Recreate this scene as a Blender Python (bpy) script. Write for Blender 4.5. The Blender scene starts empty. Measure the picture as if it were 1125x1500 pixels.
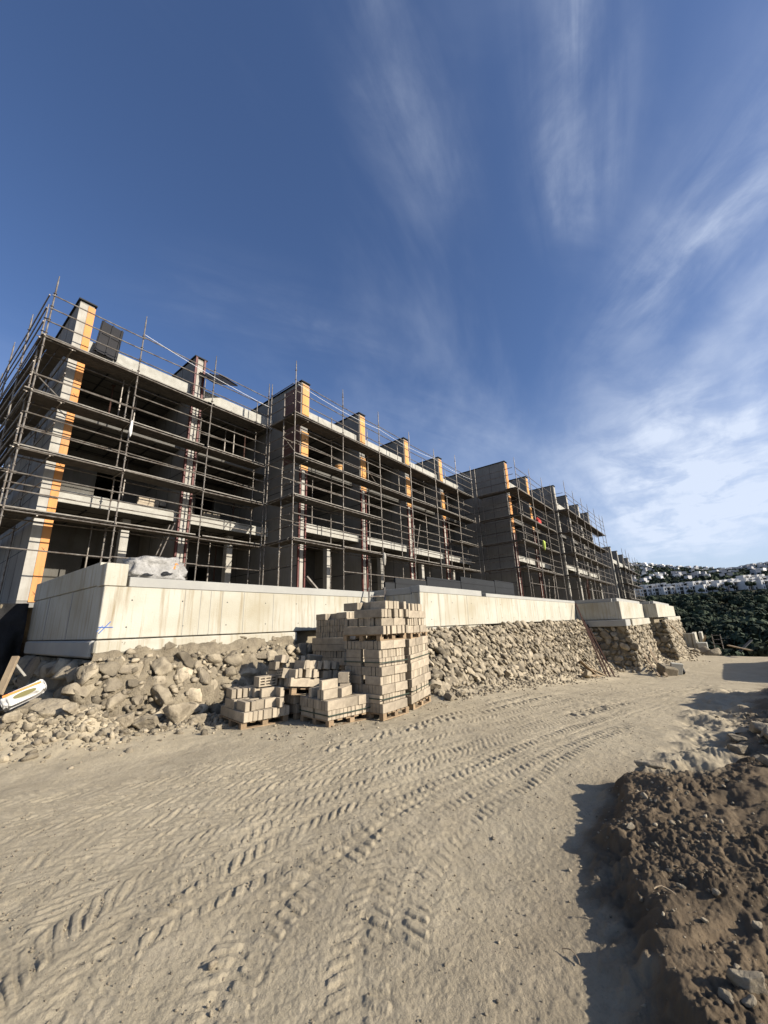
import bpy, bmesh, math, random
import numpy as np
from mathutils import Matrix, Vector, Euler

random.seed(7)
RNG = np.random.default_rng(11)
S = bpy.context.scene
COL = S.collection
R = math.radians

# ------------------------------------------------------------------ noise
def _h(ix, iy, seed):
    n = (ix.astype(np.int64) * 374761393 + iy.astype(np.int64) * 668265263 + seed * 1442695041) & 0x7fffffff
    n = ((n ^ (n >> 13)) * 1274126177) & 0x7fffffff
    n = (n ^ (n >> 16)) & 0xffff
    return n / 65535.0
def vnoise(x, y, seed=0):
    x = np.asarray(x, float); y = np.asarray(y, float)
    ix = np.floor(x); iy = np.floor(y); fx = x - ix; fy = y - iy
    fx = fx * fx * fx * (fx * (fx * 6 - 15) + 10); fy = fy * fy * fy * (fy * (fy * 6 - 15) + 10)
    a = _h(ix, iy, seed); b = _h(ix + 1, iy, seed); c = _h(ix, iy + 1, seed); d = _h(ix + 1, iy + 1, seed)
    return (a + (b - a) * fx + (c - a) * fy + (a - b - c + d) * fx * fy) * 2 - 1
def fbm(x, y, seed=0, o=4, g=.5):
    r = 0; a = 1
    for k in range(o):
        r = r + a * vnoise(x, y, seed + k * 17); x = x * 2.03 + 3.1; y = y * 2.03 + 1.7; a *= g
    return r
def sstep(a, b, x):
    t = np.clip((np.asarray(x, float) - a) / (b - a), 0, 1); return t * t * (3 - 2 * t)

# ------------------------------------------------------------------ materials
MATS = {}
def mat(name, col, col2=None, scale=3.0, rough=.85, bump=0.0, bscale=40.0, metal=0.0, attr=None, rnd=0.0, streak=0.0, detail=6, bdist=.02, spots=0.0, contrast=(.35, .65), coat=0.0):
    m = bpy.data.materials.new(name); m.use_nodes = True; nt = m.node_tree; N = nt.nodes; L = nt.links
    b = N['Principled BSDF']; b.inputs['Roughness'].default_value = rough; b.inputs['Metallic'].default_value = metal
    b.inputs['Specular IOR Level'].default_value = .25
    if coat: b.inputs['Coat Weight'].default_value = coat
    tc = N.new('ShaderNodeTexCoord'); vec = tc.outputs['Object']
    cur = None
    def rgb(c):
        n = N.new('ShaderNodeRGB'); n.outputs[0].default_value = (*c, 1); return n.outputs[0]
    def mix(f, a, c, mode='MIX'):
        n = N.new('ShaderNodeMix'); n.data_type = 'RGBA'; n.blend_type = mode
        if isinstance(f, float): n.inputs[0].default_value = f
        else: L.new(f, n.inputs[0])
        L.new(a, n.inputs[6]); L.new(c, n.inputs[7]); return n.outputs[2]
    def noise(sc, det=detail, v=None, rg=.6):
        n = N.new('ShaderNodeTexNoise'); n.inputs['Scale'].default_value = sc; n.inputs['Detail'].default_value = det; n.inputs['Roughness'].default_value = rg
        L.new(v or vec, n.inputs['Vector']); return n.outputs['Fac']
    def ramp(f, a, c, lo=0., hi=1.):
        n = N.new('ShaderNodeMapRange'); n.inputs[1].default_value = a; n.inputs[2].default_value = c
        n.inputs[3].default_value = lo; n.inputs[4].default_value = hi; L.new(f, n.inputs[0]); return n.outputs[0]
    cur = rgb(col)
    if col2: cur = mix(ramp(noise(scale), *contrast), cur, rgb(col2))
    if streak:
        mp = N.new('ShaderNodeMapping'); mp.inputs['Scale'].default_value = (5, 5, .35); L.new(vec, mp.inputs['Vector'])
        f = ramp(noise(1.6, 5, mp.outputs[0], .65), .5, .75, 0., streak)
        cur = mix(f, cur, rgb((col[0] * .52, col[1] * .43, col[2] * .31)))
        f = ramp(noise(.5, 5), .45, .75, 0., streak * .8)
        cur = mix(f, cur, rgb((col[0] * .68, col[1] * .62, col[2] * .50)))
    if spots:
        f0 = ramp(noise(11, 4, None, .65), .665, .70, 0., spots); nn = ramp(noise(1.7, 2), .45, .55)
        mm = N.new('ShaderNodeMath'); mm.operation = 'MULTIPLY'; L.new(f0, mm.inputs[0]); L.new(nn, mm.inputs[1])
        cur = mix(mm.outputs[0], cur, rgb((col[0] * .3, col[1] * .28, col[2] * .25)))
    if attr:
        a = N.new('ShaderNodeAttribute'); a.attribute_name = attr
        f = ramp(a.outputs['Fac'], 0., 1., .48, 1.35)
        hs = N.new('ShaderNodeHueSaturation'); L.new(f, hs.inputs['Value']); L.new(cur, hs.inputs['Color']); cur = hs.outputs[0]
    if rnd:
        oi = N.new('ShaderNodeObjectInfo')
        hs = N.new('ShaderNodeHueSaturation'); L.new(ramp(oi.outputs['Random'], 0, 1, 1 - rnd, 1 + rnd), hs.inputs['Value']); L.new(cur, hs.inputs['Color']); cur = hs.outputs[0]
    L.new(cur, b.inputs['Base Color'])
    if bump:
        bp = N.new('ShaderNodeBump'); bp.inputs['Strength'].default_value = bump; bp.inputs['Distance'].default_value = bdist
        L.new(noise(bscale, 8, None, .7), bp.inputs['Height']); L.new(bp.outputs[0], b.inputs['Normal'])
    MATS[name] = m; return m

M = dict(
    concrete=mat('smooth cast concrete', (.44, .415, .34), (.38, .355, .285), .9, bump=.35, bscale=30, streak=1.0, spots=.75),
    coping=mat('grey coping concrete', (.29, .28, .25), (.33, .32, .28), 1.5, bump=.3, bscale=40, spots=.3),
    shell=mat('grey shell concrete', (.225, .212, .185), (.165, .158, .14), .7, bump=.2, bscale=25, streak=.4),
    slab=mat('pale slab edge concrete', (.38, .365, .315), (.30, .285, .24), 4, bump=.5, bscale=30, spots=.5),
    brick=mat('dark red masonry', (.11, .055, .045), (.15, .09, .07), 2, bump=.3),
    orange=mat('orange insulation board', (.60, .255, .07), (.46, .23, .095), 1.6, rough=.7, bump=.25, streak=.5, spots=.5),
    yellow=mat('yellow insulation board', (.62, .30, .085), (.47, .26, .11), 1.6, rough=.7, bump=.25, streak=.5, spots=.5),
    pale=mat('pale concrete strip', (.38, .36, .31), (.30, .28, .24), 2.5, bump=.2, streak=.4),
    redsteel=mat('dark red painted steel', (.085, .02, .015), (.13, .045, .035), 6, rough=.55),
    tube=mat('galvanised steel tube', (.235, .215, .185), (.10, .078, .06), 6, rough=.5, metal=.35, rnd=.15),
    deck=mat('weathered shade-dark scaffold deck', (.10, .09, .075), (.06, .052, .045), 3, bump=.3, rough=.8),  # underside shade put into the deck colour
    deckedge=mat('sunlit deck edge', (.27, .25, .21), (.16, .14, .115), 4),  # sunlight on the deck edge put into a lighter colour
    black=mat('dark form panel', (.010, .0095, .0095), (.016, .014, .013), 3, rough=.5),
    slate=mat('slate grey form panel', (.016, .017, .018), (.012, .013, .0135), 1.5, rough=.7),
    rust=mat('rusty steel', (.045, .022, .016), (.07, .034, .022), 12, rough=.8, bump=.3),
    block=mat('grey brown concrete block', (.36, .30, .215), (.255, .21, .152), 9, bump=.6, bscale=90, rnd=.24, bdist=.006),
    wood=mat('weathered pallet wood', (.30, .21, .12), (.22, .155, .095), 5, bump=.3, rnd=.2),
    timber=mat('pale timber', (.36, .275, .17), (.27, .20, .13), 6, bump=.3, rnd=.2),
    rock=mat('limestone rubble', (.365, .305, .21), (.20, .165, .115), 4.5, rough=.95, bump=1.0, bscale=11, attr='tone', bdist=.04),
    inner=mat('stained shade-dark inner concrete', (.125, .118, .102), (.085, .08, .07), .9, bump=.25, bscale=25, streak=.5),  # shell concrete with the interior shade put into its colour, plus stains
    rubble=mat('earth and rubble', (.30, .25, .17), (.19, .155, .105), 3.5, rough=.97, bump=1.0, bscale=24, bdist=.06),
    plastic=mat('clear white plastic sheet', (.38, .365, .335), (.22, .21, .19), 7, rough=.3, bump=.9, bscale=9, bdist=.05),
    white=mat('white printed paper', (.56, .54, .50), None, rough=.6),
    orangeprint=mat('orange print', (.75, .22, .05), None, rough=.6),
    olive=mat('olive print', (.16, .14, .05), None, rough=.6),
    blue=mat('blue spray paint', (.03, .12, .42), None, rough=.8),
    red=mat('red cloth', (.55, .06, .05), (.42, .05, .04), 8),
    lime=mat('lime cloth', (.5, .6, .12), None),
    strap=mat('dark packing strap', (.035, .05, .035), None, rough=.5),
    ink=mat('black stencil ink', (.03, .02, .02), None),
    leaf=mat('dark evergreen leaves', (.022, .034, .020), (.045, .058, .030), .35, rough=.9, attr='tone'),
    trunk=mat('brown bark', (.09, .07, .05), (.06, .045, .03), 8, bump=.5),
    house=mat('white render', (.62, .60, .56), (.54, .52, .48), .5, rnd=.05),
    shadegrey=mat('grey shaded render', (.38, .37, .36), (.30, .29, .28), .4, rnd=.15),  # house render with shade put into the colour
    glass=mat('dark window glass', (.02, .024, .03), None, rough=.15),
    tarp=mat('black tarpaulin', (.010, .0095, .009), (.016, .015, .014), 4, rough=.75, bump=.4, bscale=6, bdist=.1),
    cable=mat('white cable', (.75, .75, .75), None, rough=.5),
)

def ground_mat():
    m = bpy.data.materials.new('dusty earth'); m.use_nodes = True; nt = m.node_tree; N = nt.nodes; L = nt.links
    b = N['Principled BSDF']; b.inputs['Roughness'].default_value = .97; b.inputs['Specular IOR Level'].default_value = .1
    tc = N.new('ShaderNodeTexCoord'); v = tc.outputs['Object']
    def noise(sc, det=8, rg=.6):
        n = N.new('ShaderNodeTexNoise'); n.inputs['Scale'].default_value = sc; n.inputs['Detail'].default_value = det; n.inputs['Roughness'].default_value = rg
        L.new(v, n.inputs['Vector']); return n.outputs['Fac']
    def ramp(f, a, c, lo=0., hi=1.):
        n = N.new('ShaderNodeMapRange'); n.inputs[1].default_value = a; n.inputs[2].default_value = c; n.inputs[3].default_value = lo; n.inputs[4].default_value = hi
        L.new(f, n.inputs[0]); return n.outputs[0]
    def mix(f, a, c):
        n = N.new('ShaderNodeMix'); n.data_type = 'RGBA'; L.new(f, n.inputs[0])
        for s, i in ((a, 6), (c, 7)):
            if isinstance(s, tuple): n.inputs[i].default_value = (*s, 1)
            else: L.new(s, n.inputs[i])
        return n.outputs[2]
    pale = mix(ramp(noise(.9), .35, .65), (.41, .345, .235), (.335, .28, .19))
    pale = mix(ramp(noise(6.0), .45, .75, 0, .5), pale, (.47, .40, .285))
    pale = mix(ramp(noise(60.0, 4), .5, .8, 0, .6), pale, (.195, .17, .125))
    brown = mix(ramp(noise(2.2), .35, .65), (.165, .122, .076), (.098, .073, .047))
    brown = mix(ramp(noise(18.0), .5, .75, 0, .6), brown, (.20, .155, .10))
    green = mix(ramp(noise(.12), .35, .65), (.05, .055, .032), (.10, .088, .055))
    def att(nm):
        a = N.new('ShaderNodeAttribute'); a.attribute_name = nm; return a.outputs['Fac']
    c = mix(att('soil'), pale, brown); c = mix(att('scrub'), c, green)
    L.new(c, b.inputs['Base Color'])
    bp = N.new('ShaderNodeBump'); bp.inputs['Strength'].default_value = .8; bp.inputs['Distance'].default_value = .012; L.new(noise(120, 6, .75), bp.inputs['Height'])
    b2 = N.new('ShaderNodeBump'); b2.inputs['Strength'].default_value = .3; b2.inputs['Distance'].default_value = .02; L.new(noise(26, 8, .75), b2.inputs['Height'])
    L.new(b2.outputs[0], bp.inputs['Normal']); L.new(bp.outputs[0], b.inputs['Normal'])
    return m
M['ground'] = ground_mat()

# ------------------------------------------------------------------ object helpers
ORG = {}
def tag(o, label=None, cat=None, group=None, kind=None):
    if label: o['label'] = label
    if cat: o['category'] = cat
    if group: o['group'] = group
    if kind: o['kind'] = kind
    return o
def thing(name, loc, label, cat, group=None):
    o = bpy.data.objects.new(name, None); COL.objects.link(o); o.location = loc; o.empty_display_size = .2
    ORG[o.name] = tuple(loc); return tag(o, label, cat, group)
BOXF = ((0, 3, 2, 1), (4, 5, 6, 7), (0, 1, 5, 4), (1, 2, 6, 5), (2, 3, 7, 6), (3, 0, 4, 7))
class MB:
    def __init__(s): s.v = []; s.f = []; s.m = []; s.mi = 0
    def add(s, vs, fs):
        n = len(s.v); s.v.extend([tuple(map(float, p)) for p in vs]); s.f.extend([tuple(i + n for i in f) for f in fs]); s.m.extend([s.mi] * len(fs)); return s
    def box(s, x0, x1, y0, y1, z0, z1):
        return s.add([(x0, y0, z0), (x1, y0, z0), (x1, y1, z0), (x0, y1, z0), (x0, y0, z1), (x1, y0, z1), (x1, y1, z1), (x0, y1, z1)], BOXF)
    def obox(s, c, size, mtx):
        h = [k / 2 for k in size]; vs = []
        for z in (-1, 1):
            for x, y in ((-1, -1), (1, -1), (1, 1), (-1, 1)):
                vs.append(Vector(c) + mtx @ Vector((x * h[0], y * h[1], z * h[2])))
        return s.add(vs, BOXF)
    def bar(s, a, b, w, t, up=(0, 0, 1)):
        a = Vector(a); b = Vector(b); d = (b - a); l = d.length; d.normalize(); u = Vector(up)
        if abs(d.dot(u)) > .95: u = Vector((1, 0, 0))
        x = d.cross(u).normalized(); z = x.cross(d)
        return s.obox((a + b) / 2, (w, l, t), Matrix((x, d, z)).transposed())
    def pole(s, a, b, r, rings, n=8):
        a = Vector(a); b = Vector(b); pr = [(0, r)]; l = (b - a).length
        for q in rings:
            for o, k in ((-.012, 1), (-.010, 2.1), (.006, 2.1), (.008, 1)): pr.append((q + o, r * k))
        pr += [(l - .19, r), (l - .188, r * .62), (l, r * .62)]; d = (b - a).normalized(); x = d.cross(Vector((1, 0, 0))).normalized(); y = d.cross(x); vs = []; fs = []
        for h, q in pr:
            for k in range(n):
                t = 2 * math.pi * k / n; vs.append(a + d * h + x * math.cos(t) * q + y * math.sin(t) * q)
        for i in range(len(pr) - 1):
            fs += [(i * n + k, i * n + (k + 1) % n, (i + 1) * n + (k + 1) % n, (i + 1) * n + k) for k in range(n)]
        fs += [tuple(range(n)), tuple(range((len(pr) - 1) * n, len(pr) * n))]
        return s.add(vs, fs)
    def tube(s, a, b, r, n=7, r2=None):
        a = Vector(a); b = Vector(b); d = (b - a).normalized(); u = Vector((0, 0, 1)) if abs(d.z) < .9 else Vector((1, 0, 0))
        x = d.cross(u).normalized(); y = d.cross(x); r2 = r if r2 is None else r2; vs = []
        for p, q in ((a, r), (b, r2)):
            for k in range(n):
                t = 2 * math.pi * k / n; vs.append(p + x * math.cos(t) * q + y * math.sin(t) * q)
        fs = [(k, (k + 1) % n, n + (k + 1) % n, n + k) for k in range(n)]
        fs += [tuple(range(n - 1, -1, -1)), tuple(range(n, 2 * n))]
        return s.add(vs, fs)
    def path(s, pts, r, n=6):
        for a, b in zip(pts[:-1], pts[1:]): s.tube(a, b, r, n)
        return s
    def prism(s, poly, z0, z1):
        n = len(poly); vs = [(x, y, z0) for x, y in poly] + [(x, y, z1) for x, y in poly]
        return s.add(vs, [tuple(range(n - 1, -1, -1)), tuple(range(n, 2 * n))] + [(k, (k + 1) % n, n + (k + 1) % n, n + k) for k in range(n)])
    def build(s, name, mats, parent=None, loc=None, bevel=0, smooth=False):
        if not isinstance(mats, (list, tuple)): mats = [mats]
        if parent is not None: o0 = ORG.get(parent.name, (0, 0, 0))
        else: o0 = loc or (0, 0, 0)
        me = bpy.data.meshes.new(name)
        me.from_pydata([(x - o0[0], y - o0[1], z - o0[2]) for x, y, z in s.v], [], s.f)
        for m in mats: me.materials.append(m)
        if len(mats) > 1: me.polygons.foreach_set('material_index', s.m)
        if smooth: me.polygons.foreach_set('use_smooth', [True] * len(s.f))
        me.update()
        bm = bmesh.new(); bm.from_mesh(me); bmesh.ops.recalc_face_normals(bm, faces=bm.faces)
        if bevel: bmesh.ops.bevel(bm, geom=list(bm.edges), offset=bevel, segments=1, affect='EDGES', clamp_overlap=True)
        bm.to_mesh(me); bm.free()
        o = bpy.data.objects.new(name, me); COL.objects.link(o)
        if parent is not None: o.parent = parent
        else: o.location = o0
        ORG[o.name] = o0
        return o
def np_mesh(name, V, F, m, attrs=None, smooth=True, parent=None, loc=None):
    me = bpy.data.meshes.new(name); V = np.asarray(V, np.float32); F = np.asarray(F, np.int32); k = F.shape[1]
    o0 = ORG.get(parent.name, (0, 0, 0)) if parent is not None else (loc or (0, 0, 0))
    V = V - np.array(o0, np.float32)
    me.vertices.add(len(V)); me.vertices.foreach_set('co', V.ravel())
    me.loops.add(F.size); me.loops.foreach_set('vertex_index', F.ravel())
    me.polygons.add(len(F)); me.polygons.foreach_set('loop_start', np.arange(0, F.size, k, dtype=np.int32)); me.polygons.foreach_set('loop_total', np.full(len(F), k, np.int32))
    me.update(calc_edges=True)
    if smooth: me.polygons.foreach_set('use_smooth', np.ones(len(F), bool))
    for a, arr in (attrs or {}).items():
        at = me.attributes.new(a, 'FLOAT', 'POINT'); at.data.foreach_set('value', np.asarray(arr, np.float32))
    me.materials.append(m); me.validate()
    o = bpy.data.objects.new(name, me); COL.objects.link(o)
    if parent is not None: o.parent = parent
    else: o.location = o0
    ORG[o.name] = o0; return o
def ico(sub):
    bm = bmesh.new(); bmesh.ops.create_icosphere(bm, subdivisions=sub, radius=1)
    V = np.array([v.co[:] for v in bm.verts]); F = np.array([[v.index for v in f.verts] for f in bm.faces]); bm.free(); return V, F
ICO = {k: ico(k) for k in (1, 2, 3, 4)}
def rock_shape(sub, seed, cuts=17, rough=.07):
    g = np.random.default_rng(seed); V, F = ICO[sub]; V = V.copy()
    for k in range(cuts):
        n = g.normal(size=3); n /= np.linalg.norm(n); d = g.uniform(.36, .80)
        e = np.maximum(0, V @ n - d); V -= e[:, None] * n
    V *= (1 + rough * fbm(V[:, 0] * 2.9 + seed, V[:, 1] * 2.9 + V[:, 2] * 2.3, seed, 5, .62))[:, None]
    V /= np.abs(V).max(0) * .5 + .42
    return V, F
ROCKS = {s: [rock_shape(s, 100 * s + k) for k in range(14)] for s in (1, 2, 3, 4)}
def rots(g, tilt=.4):
    a = g.uniform(0, 2 * math.pi); e = Euler((g.normal() * tilt, g.normal() * tilt, a)); return np.array(e.to_matrix())
def stones(cent, size, sub, seed, flat=(.75, 1.0), tilt=.4, nor=None, cut=.34):
    """many stones -> arrays"""
    g = np.random.default_rng(seed); Vs = []; Fs = []; T = []; n = 0
    for q, (c, s) in enumerate(zip(cent, size)):
        V, F = ROCKS[sub][g.integers(14)]
        sc = np.array([g.uniform(.9, 1.35), g.uniform(.75, 1.1), g.uniform(*flat) * .85]) * s
        W = (V * sc) @ rots(g, tilt).T
        if nor is not None:
            nn = nor[q] + g.normal(size=3) * .22; nn /= np.linalg.norm(nn); e = np.maximum(0, W @ nn - cut * s * g.uniform(.75, 1.3)); W = W - (e * .93)[:, None] * nn
        W = W + np.array(c)
        Vs.append(W); Fs.append(F + n); n += len(W); T.append(np.full(len(W), np.clip(.5 + g.normal() * .26, 0, 1)))
    return np.concatenate(Vs), np.concatenate(Fs), np.concatenate(T)

# ------------------------------------------------------------------ terrain
def cr(pts, n=400):
    P = np.array(pts, float); x = np.linspace(P[0, 0], P[-1, 0], n)
    m = np.gradient(P[:, 1], P[:, 0]); i = np.clip(np.searchsorted(P[:, 0], x) - 1, 0, len(P) - 2)
    h = P[i + 1, 0] - P[i, 0]; t = (x - P[i, 0]) / h
    y = (2 * t**3 - 3 * t**2 + 1) * P[i, 1] + (t**3 - 2 * t**2 + t) * h * m[i] + (-2 * t**3 + 3 * t**2) * P[i + 1, 1] + (t**3 - t**2) * h * m[i + 1]
    g = np.gradient(y, x); s = np.concatenate([[0], np.cumsum(np.hypot(np.diff(x), np.diff(y)))])
    return x, y, g, s
TRACKS = [  # (points, half width, lug pitch, lug angle, depth)
    ([(.55, 1.15), (.9, 1.65), (1.21, 2.02), (1.5, 2.24), (1.87, 2.38), (2.45, 2.47), (2.97, 2.49), (3.92, 2.47), (5.18, 2.26), (7.14, 1.9), (9.6, 1.5), (14, 1.3), (22, 1.2), (30, .6), (38, -3)], .17, .10, .22, .018),
    ([(.4, 2.75), (.73, 3.14), (1.04, 3.35), (1.49, 3.5), (2.18, 3.54), (3.2, 3.39), (4.49, 3.1), (6.51, 2.69), (9.66, 2.1), (15, 1.9), (24, 1.9), (33, .8), (40, -2)], .25, .11, .85, .014),
    ([(.6, 2.2), (.83, 2.55), (1.11, 2.8), (1.49, 3.0), (2.12, 3.12), (2.9, 3.08), (3.95, 2.85), (6, 2.4), (9, 1.85), (14, 1.6), (20, 1.6)], .18, .105, .8, .014),
    ([(.3, 6.1), (1.09, 5.5), (1.51, 5.25), (2.07, 5.02), (3.03, 4.68), (4.5, 4.1), (6.5, 3.7), (10, 3.2), (16, 2.9), (25, 2.6)], .27, .12, .9, .014),
    ([(.3, 4.2), (1.1, 4.45), (2.0, 4.35), (3.2, 4.05), (5, 3.55), (7, 3.15), (11, 2.6), (17, 2.3), (28, 1.6), (36, 0)], .26, .12, .75, .014),
    ([(1.9, 1.55), (2.6, 1.88), (3.5, 1.98), (4.4, 1.92), (6, 1.75), (8, 1.45), (11, 1.05), (16, .8)], .16, .10, .5, .013),
    ([(.2, 3.4), (.55, 3.75), (1.0, 3.95), (1.6, 4.0), (2.4, 3.86), (3.6, 3.65), (5.5, 3.2), (8, 2.75), (13, 2.2)], .17, .11, .8, .013),
    ([(4, 4.6), (6, 4.15), (8, 3.85), (11, 3.7), (15, 3.5), (20, 3.4), (27, 2.7), (36, 1.2), (44, -2)], .22, .18, .6, .03),
    ([(.5, 1.9), (.7, 2.35), (1.0, 2.75), (1.5, 2.8), (2.3, 2.72), (3.4, 2.75), (5, 2.5), (7, 2.2), (10, 1.8)], .13, .11, .6, .014),
    ([(.4, 4.9), (1.0, 5.0), (1.9, 4.75), (3.0, 4.4), (4.5, 3.85), (6.5, 3.35), (9, 2.95)], .17, .12, .85, .014),
    ([(.9, 2.35), (1.2, 2.9), (1.8, 3.25), (2.6, 3.35), (3.6, 3.2), (5, 2.85), (7, 2.45)], .12, .1, .7, .012),
    ([(3.5, 4.9), (5, 4.45), (7, 4.25), (10, 4.15), (14, 4.1), (19, 4.0)], .2, .15, .8, .02),
    ([(.2, 2.3), (.5, 2.9), (.9, 3.7), (1.6, 3.78), (2.6, 3.55), (4, 3.25), (6, 2.95), (9, 2.4), (14, 1.9)], .15, .1, .7, .012),
    ([(1.4, 1.3), (1.9, 1.75), (2.6, 2.15), (3.5, 2.3), (5, 2.1), (7, 1.75), (10, 1.3), (14, 1.0)], .15, .1, .45, .012),
    ([(.2, 5.2), (.9, 6.0), (1.8, 5.6), (3, 5.1), (4.4, 4.6), (6, 4.3)], .2, .12, .8, .012),
    ([(8, 2.5), (12, 1.9), (17, 1.4), (22, .7), (27, -.6), (31, -3)], .3, .2, .5, .035),
]
TRK = [(cr(p), w, pt, an, d) for p, w, pt, an, d in TRACKS]
FX = np.array([-40, 0, 2.0, 6.4, 7.2, 8.1, 8.6, 12.9, 27.6, 27.9, 37.8, 38.1, 60, 200.])
FY = np.array([9.3, 8.5, 7.75, 7.75, 8.0, 7.6, 5.3, 5.4, 5.4, 4.0, 3.9, 2.8, 2.8, 2.8])
def crest(r):  # skyline height over distance, by side
    return np.interp(r, [-.2, -.06, -.03, .011, .06, .11, .3], [.094, .079, .078, .086, .097, .110, .12])
def zbase(X):
    return -1.6 - 1.5 * sstep(5, 28, X) - .33 * sstep(28, 44, X)
MCX = np.array([-3, .5, 1.3, 2.0, 2.22, 2.45, 2.77, 3.12, 3.4, 3.63, 4.07, 4.6, 5.05, 5.5])
MCY = np.array([-.2, -.02, .10, .20, .26, .38, .49, .64, .73, .82, .78, .82, .80, .45]) + .085
def ground(X, Y, fine=True):
    X = np.asarray(X, float); Y = np.asarray(Y, float)
    z = zbase(X)
    # right hand spoil mound
    cy = np.interp(X, MCX, MCY) + .06 * vnoise(X * 3.3, Y * 0 + 3, 5) + .025 * vnoise(X * 17, Y * 0, 6)
    d = cy - Y
    d = d + .03 * fbm(X * 9, Y * 9, 7, 3)
    prof = np.interp(X, [1, 3.6, 4.6], [.15, .15, .21]) * (.28 * sstep(-.30, -.12, d) + .72 * sstep(-.12, .05, d)) + np.minimum(.13 * np.maximum(d - .05, 0), .6) + .04 * fbm(X * 2.1, Y * 2.1, 17, 3) * sstep(.05, .4, d)
    xm = 1 - sstep(4.75, 5.6, X + .45 * (Y - .5) + .3 * vnoise(X * 2.2, Y * 2.2, 18))
    mound = prof * xm
    # trench and rough bank behind the mound
    tr = np.exp(-(((X - (5.6 - .55 * (Y - .6))) / .22) ** 2)) * (1 - sstep(.7, .95, Y)) * sstep(-2.5, -1.0, Y)
    # bank falling away / berm to the right, added out of view to shade road and bank
    bk = sstep(.55, -1.5, Y + .05 * (X - 8)) * sstep(5.3, 7.0, X) * (1 - sstep(17, 20, X))
    shade_berm = 1.55 * np.exp(-((Y + 2.9) / 1.15) ** 2) * sstep(9.5, 12.8, X) * (1 - sstep(17.0, 18.5, X))
    shade_berm = np.maximum(shade_berm, (.72 + .25 * vnoise(X * 1.4, Y * .5, 23)) * np.exp(-((Y + 2.15 + .03 * (X - 6)) / .85) ** 2) * sstep(5.0, 6.6, X) * (1 - sstep(13, 15, X)))
    shade_berm2 = 2.3 * np.exp(-((Y + 4.4) / 1.3) ** 2) * sstep(25.0, 27.5, X) * (1 - sstep(38, 41, X))
    rightm = sstep(.42, .0, Y - np.minimum(np.interp(X, MCX, MCY), .8)) * (1 - sstep(18, 22, X))
    z = z + mound - .22 * tr * (1 - .0 * X) + .35 * bk + shade_berm + shade_berm2
    lump = fbm(X * 1.3, Y * 1.3, 21, 4)
    z = z + rightm * np.where(X < 5.3, .028, .075) * fbm(X * 2.6, Y * 2.6, 31, 4)
    # rubble skirt at the foot of the stone walls
    fy = np.interp(X, FX, FY); e = fy - Y
    amp = np.interp(X, [0, 2.4, 3.6, 4.0, 8.2, 9, 12, 28, 40], [.34, .30, .22, .03, .03, .12, .22, .45, .5])
    sk = amp * np.exp(-np.maximum(e, 0) / .38)
    z = z + sk * (1 + .5 * lump)
    z = z + .014 * lump
    if fine:
        near = 1 - sstep(16, 45, np.hypot(X, Y))
        z = z + near * (.0034 * fbm(X * 7, Y * 7, 41, 4) + .0024 * fbm(X * 38, Y * 38, 51, 3) + .0016 * vnoise(X * 110, Y * 110, 52))
        clod = fbm(X * 11, Y * 11, 61, 3); pm = .3 + .7 * sstep(-.25, .35, fbm(X * 1.7, Y * 1.7, 66, 2)); z = z + near * rightm * pm * (.006 * np.maximum(clod, -.25) + .008 * fbm(X * 34, Y * 34, 71, 3) + .007 * vnoise(X * 85, Y * 85, 73)) + near * .016 * pm * np.minimum(mound, .3) * fbm(X * 15, Y * 15, 75, 3) + near * rightm * .018 * sstep(-.1, .4, vnoise(X * 2.5, Y * 2.5, 12)) * np.abs(vnoise(X * 9 + Y * 4, Y * 22 - X * 3, 13))
        rid = np.sin((X * .8 + Y * 1.1) * 34 + 3 * vnoise(X * 3, Y * 3, 9)); z = z + near * rightm * xm * .006 * rid * sstep(.1, .5, vnoise(X * 1.2, Y * 1.2, 10) + .3)
        TR = np.zeros_like(X)
        for (tx, ty, tg, ts), w, pt, an, dep in TRK:
            ok = (X > tx[0]) & (X < tx[-1]) & (np.abs(Y - np.interp(X, tx, ty)) < w * 4)
            if not ok.any(): continue
            x = X[ok]; y = Y[ok]; g = np.interp(x, tx, tg); dy = y - np.interp(x, tx, ty); cs = 1 / np.sqrt(1 + g * g)
            t = dy * cs; s = np.interp(x, tx, ts) + dy * g * cs
            t = t + .02 * vnoise(s * 3, t * 3, 77); a = np.abs(t)
            ph = (s + np.tan(an) * a + np.where(t > 0, pt * .5, 0) + .012 * vnoise(s * 9, t * 6, 78)) / pt
            tri = np.abs(ph - np.floor(ph) - .5) * 2
            lug = sstep(.42, .52, tri) * sstep(.015, .05, a) * (1 - sstep(w * .88, w, a))
            wear = np.clip(.86 + .5 * vnoise(s * .9 + w * 50, t * 1.5, 79), .25, 1.15)
            wear = wear * np.clip(.85 + .7 * vnoise(s * 6, t * 8, 80), .2, 1.1)
            bed = -.25 * (1 - sstep(w * .9, w * 1.15, a)) + .22 * np.exp(-((a - w * 1.15) / (w * .2)) ** 2)
            edge = sstep(tx[0], tx[0] + .3, x) * (1 - sstep(tx[-1] - 3, tx[-1], x))
            dep = dep * .78; cov = edge * (1 - sstep(w * .95, w * 1.1, a)) * .8; TR[ok] = TR[ok] * (1 - cov) + dep * edge * (lug * wear + bed * (.55 + .45 * wear))
        z = z + TR
    # valley and far hill
    r = Y / np.maximum(X, 20)
    Xe = np.interp(Y, [-30, 1.5, 5, 9], [41, 45, 60, 84])
    hill = np.interp(X, [40, 75, 120, 200, 290, 330], [-14, -13.5, -8, 2, 10.5, 17]) + 1.2 * fbm(X / 25., Y / 25., 91, 3)
    up = 17 + (X - 330) / 270. * (crest(r) * 600 - 3 - 17) + 2.0 * fbm(X / 40., Y / 40., 95, 3)
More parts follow.
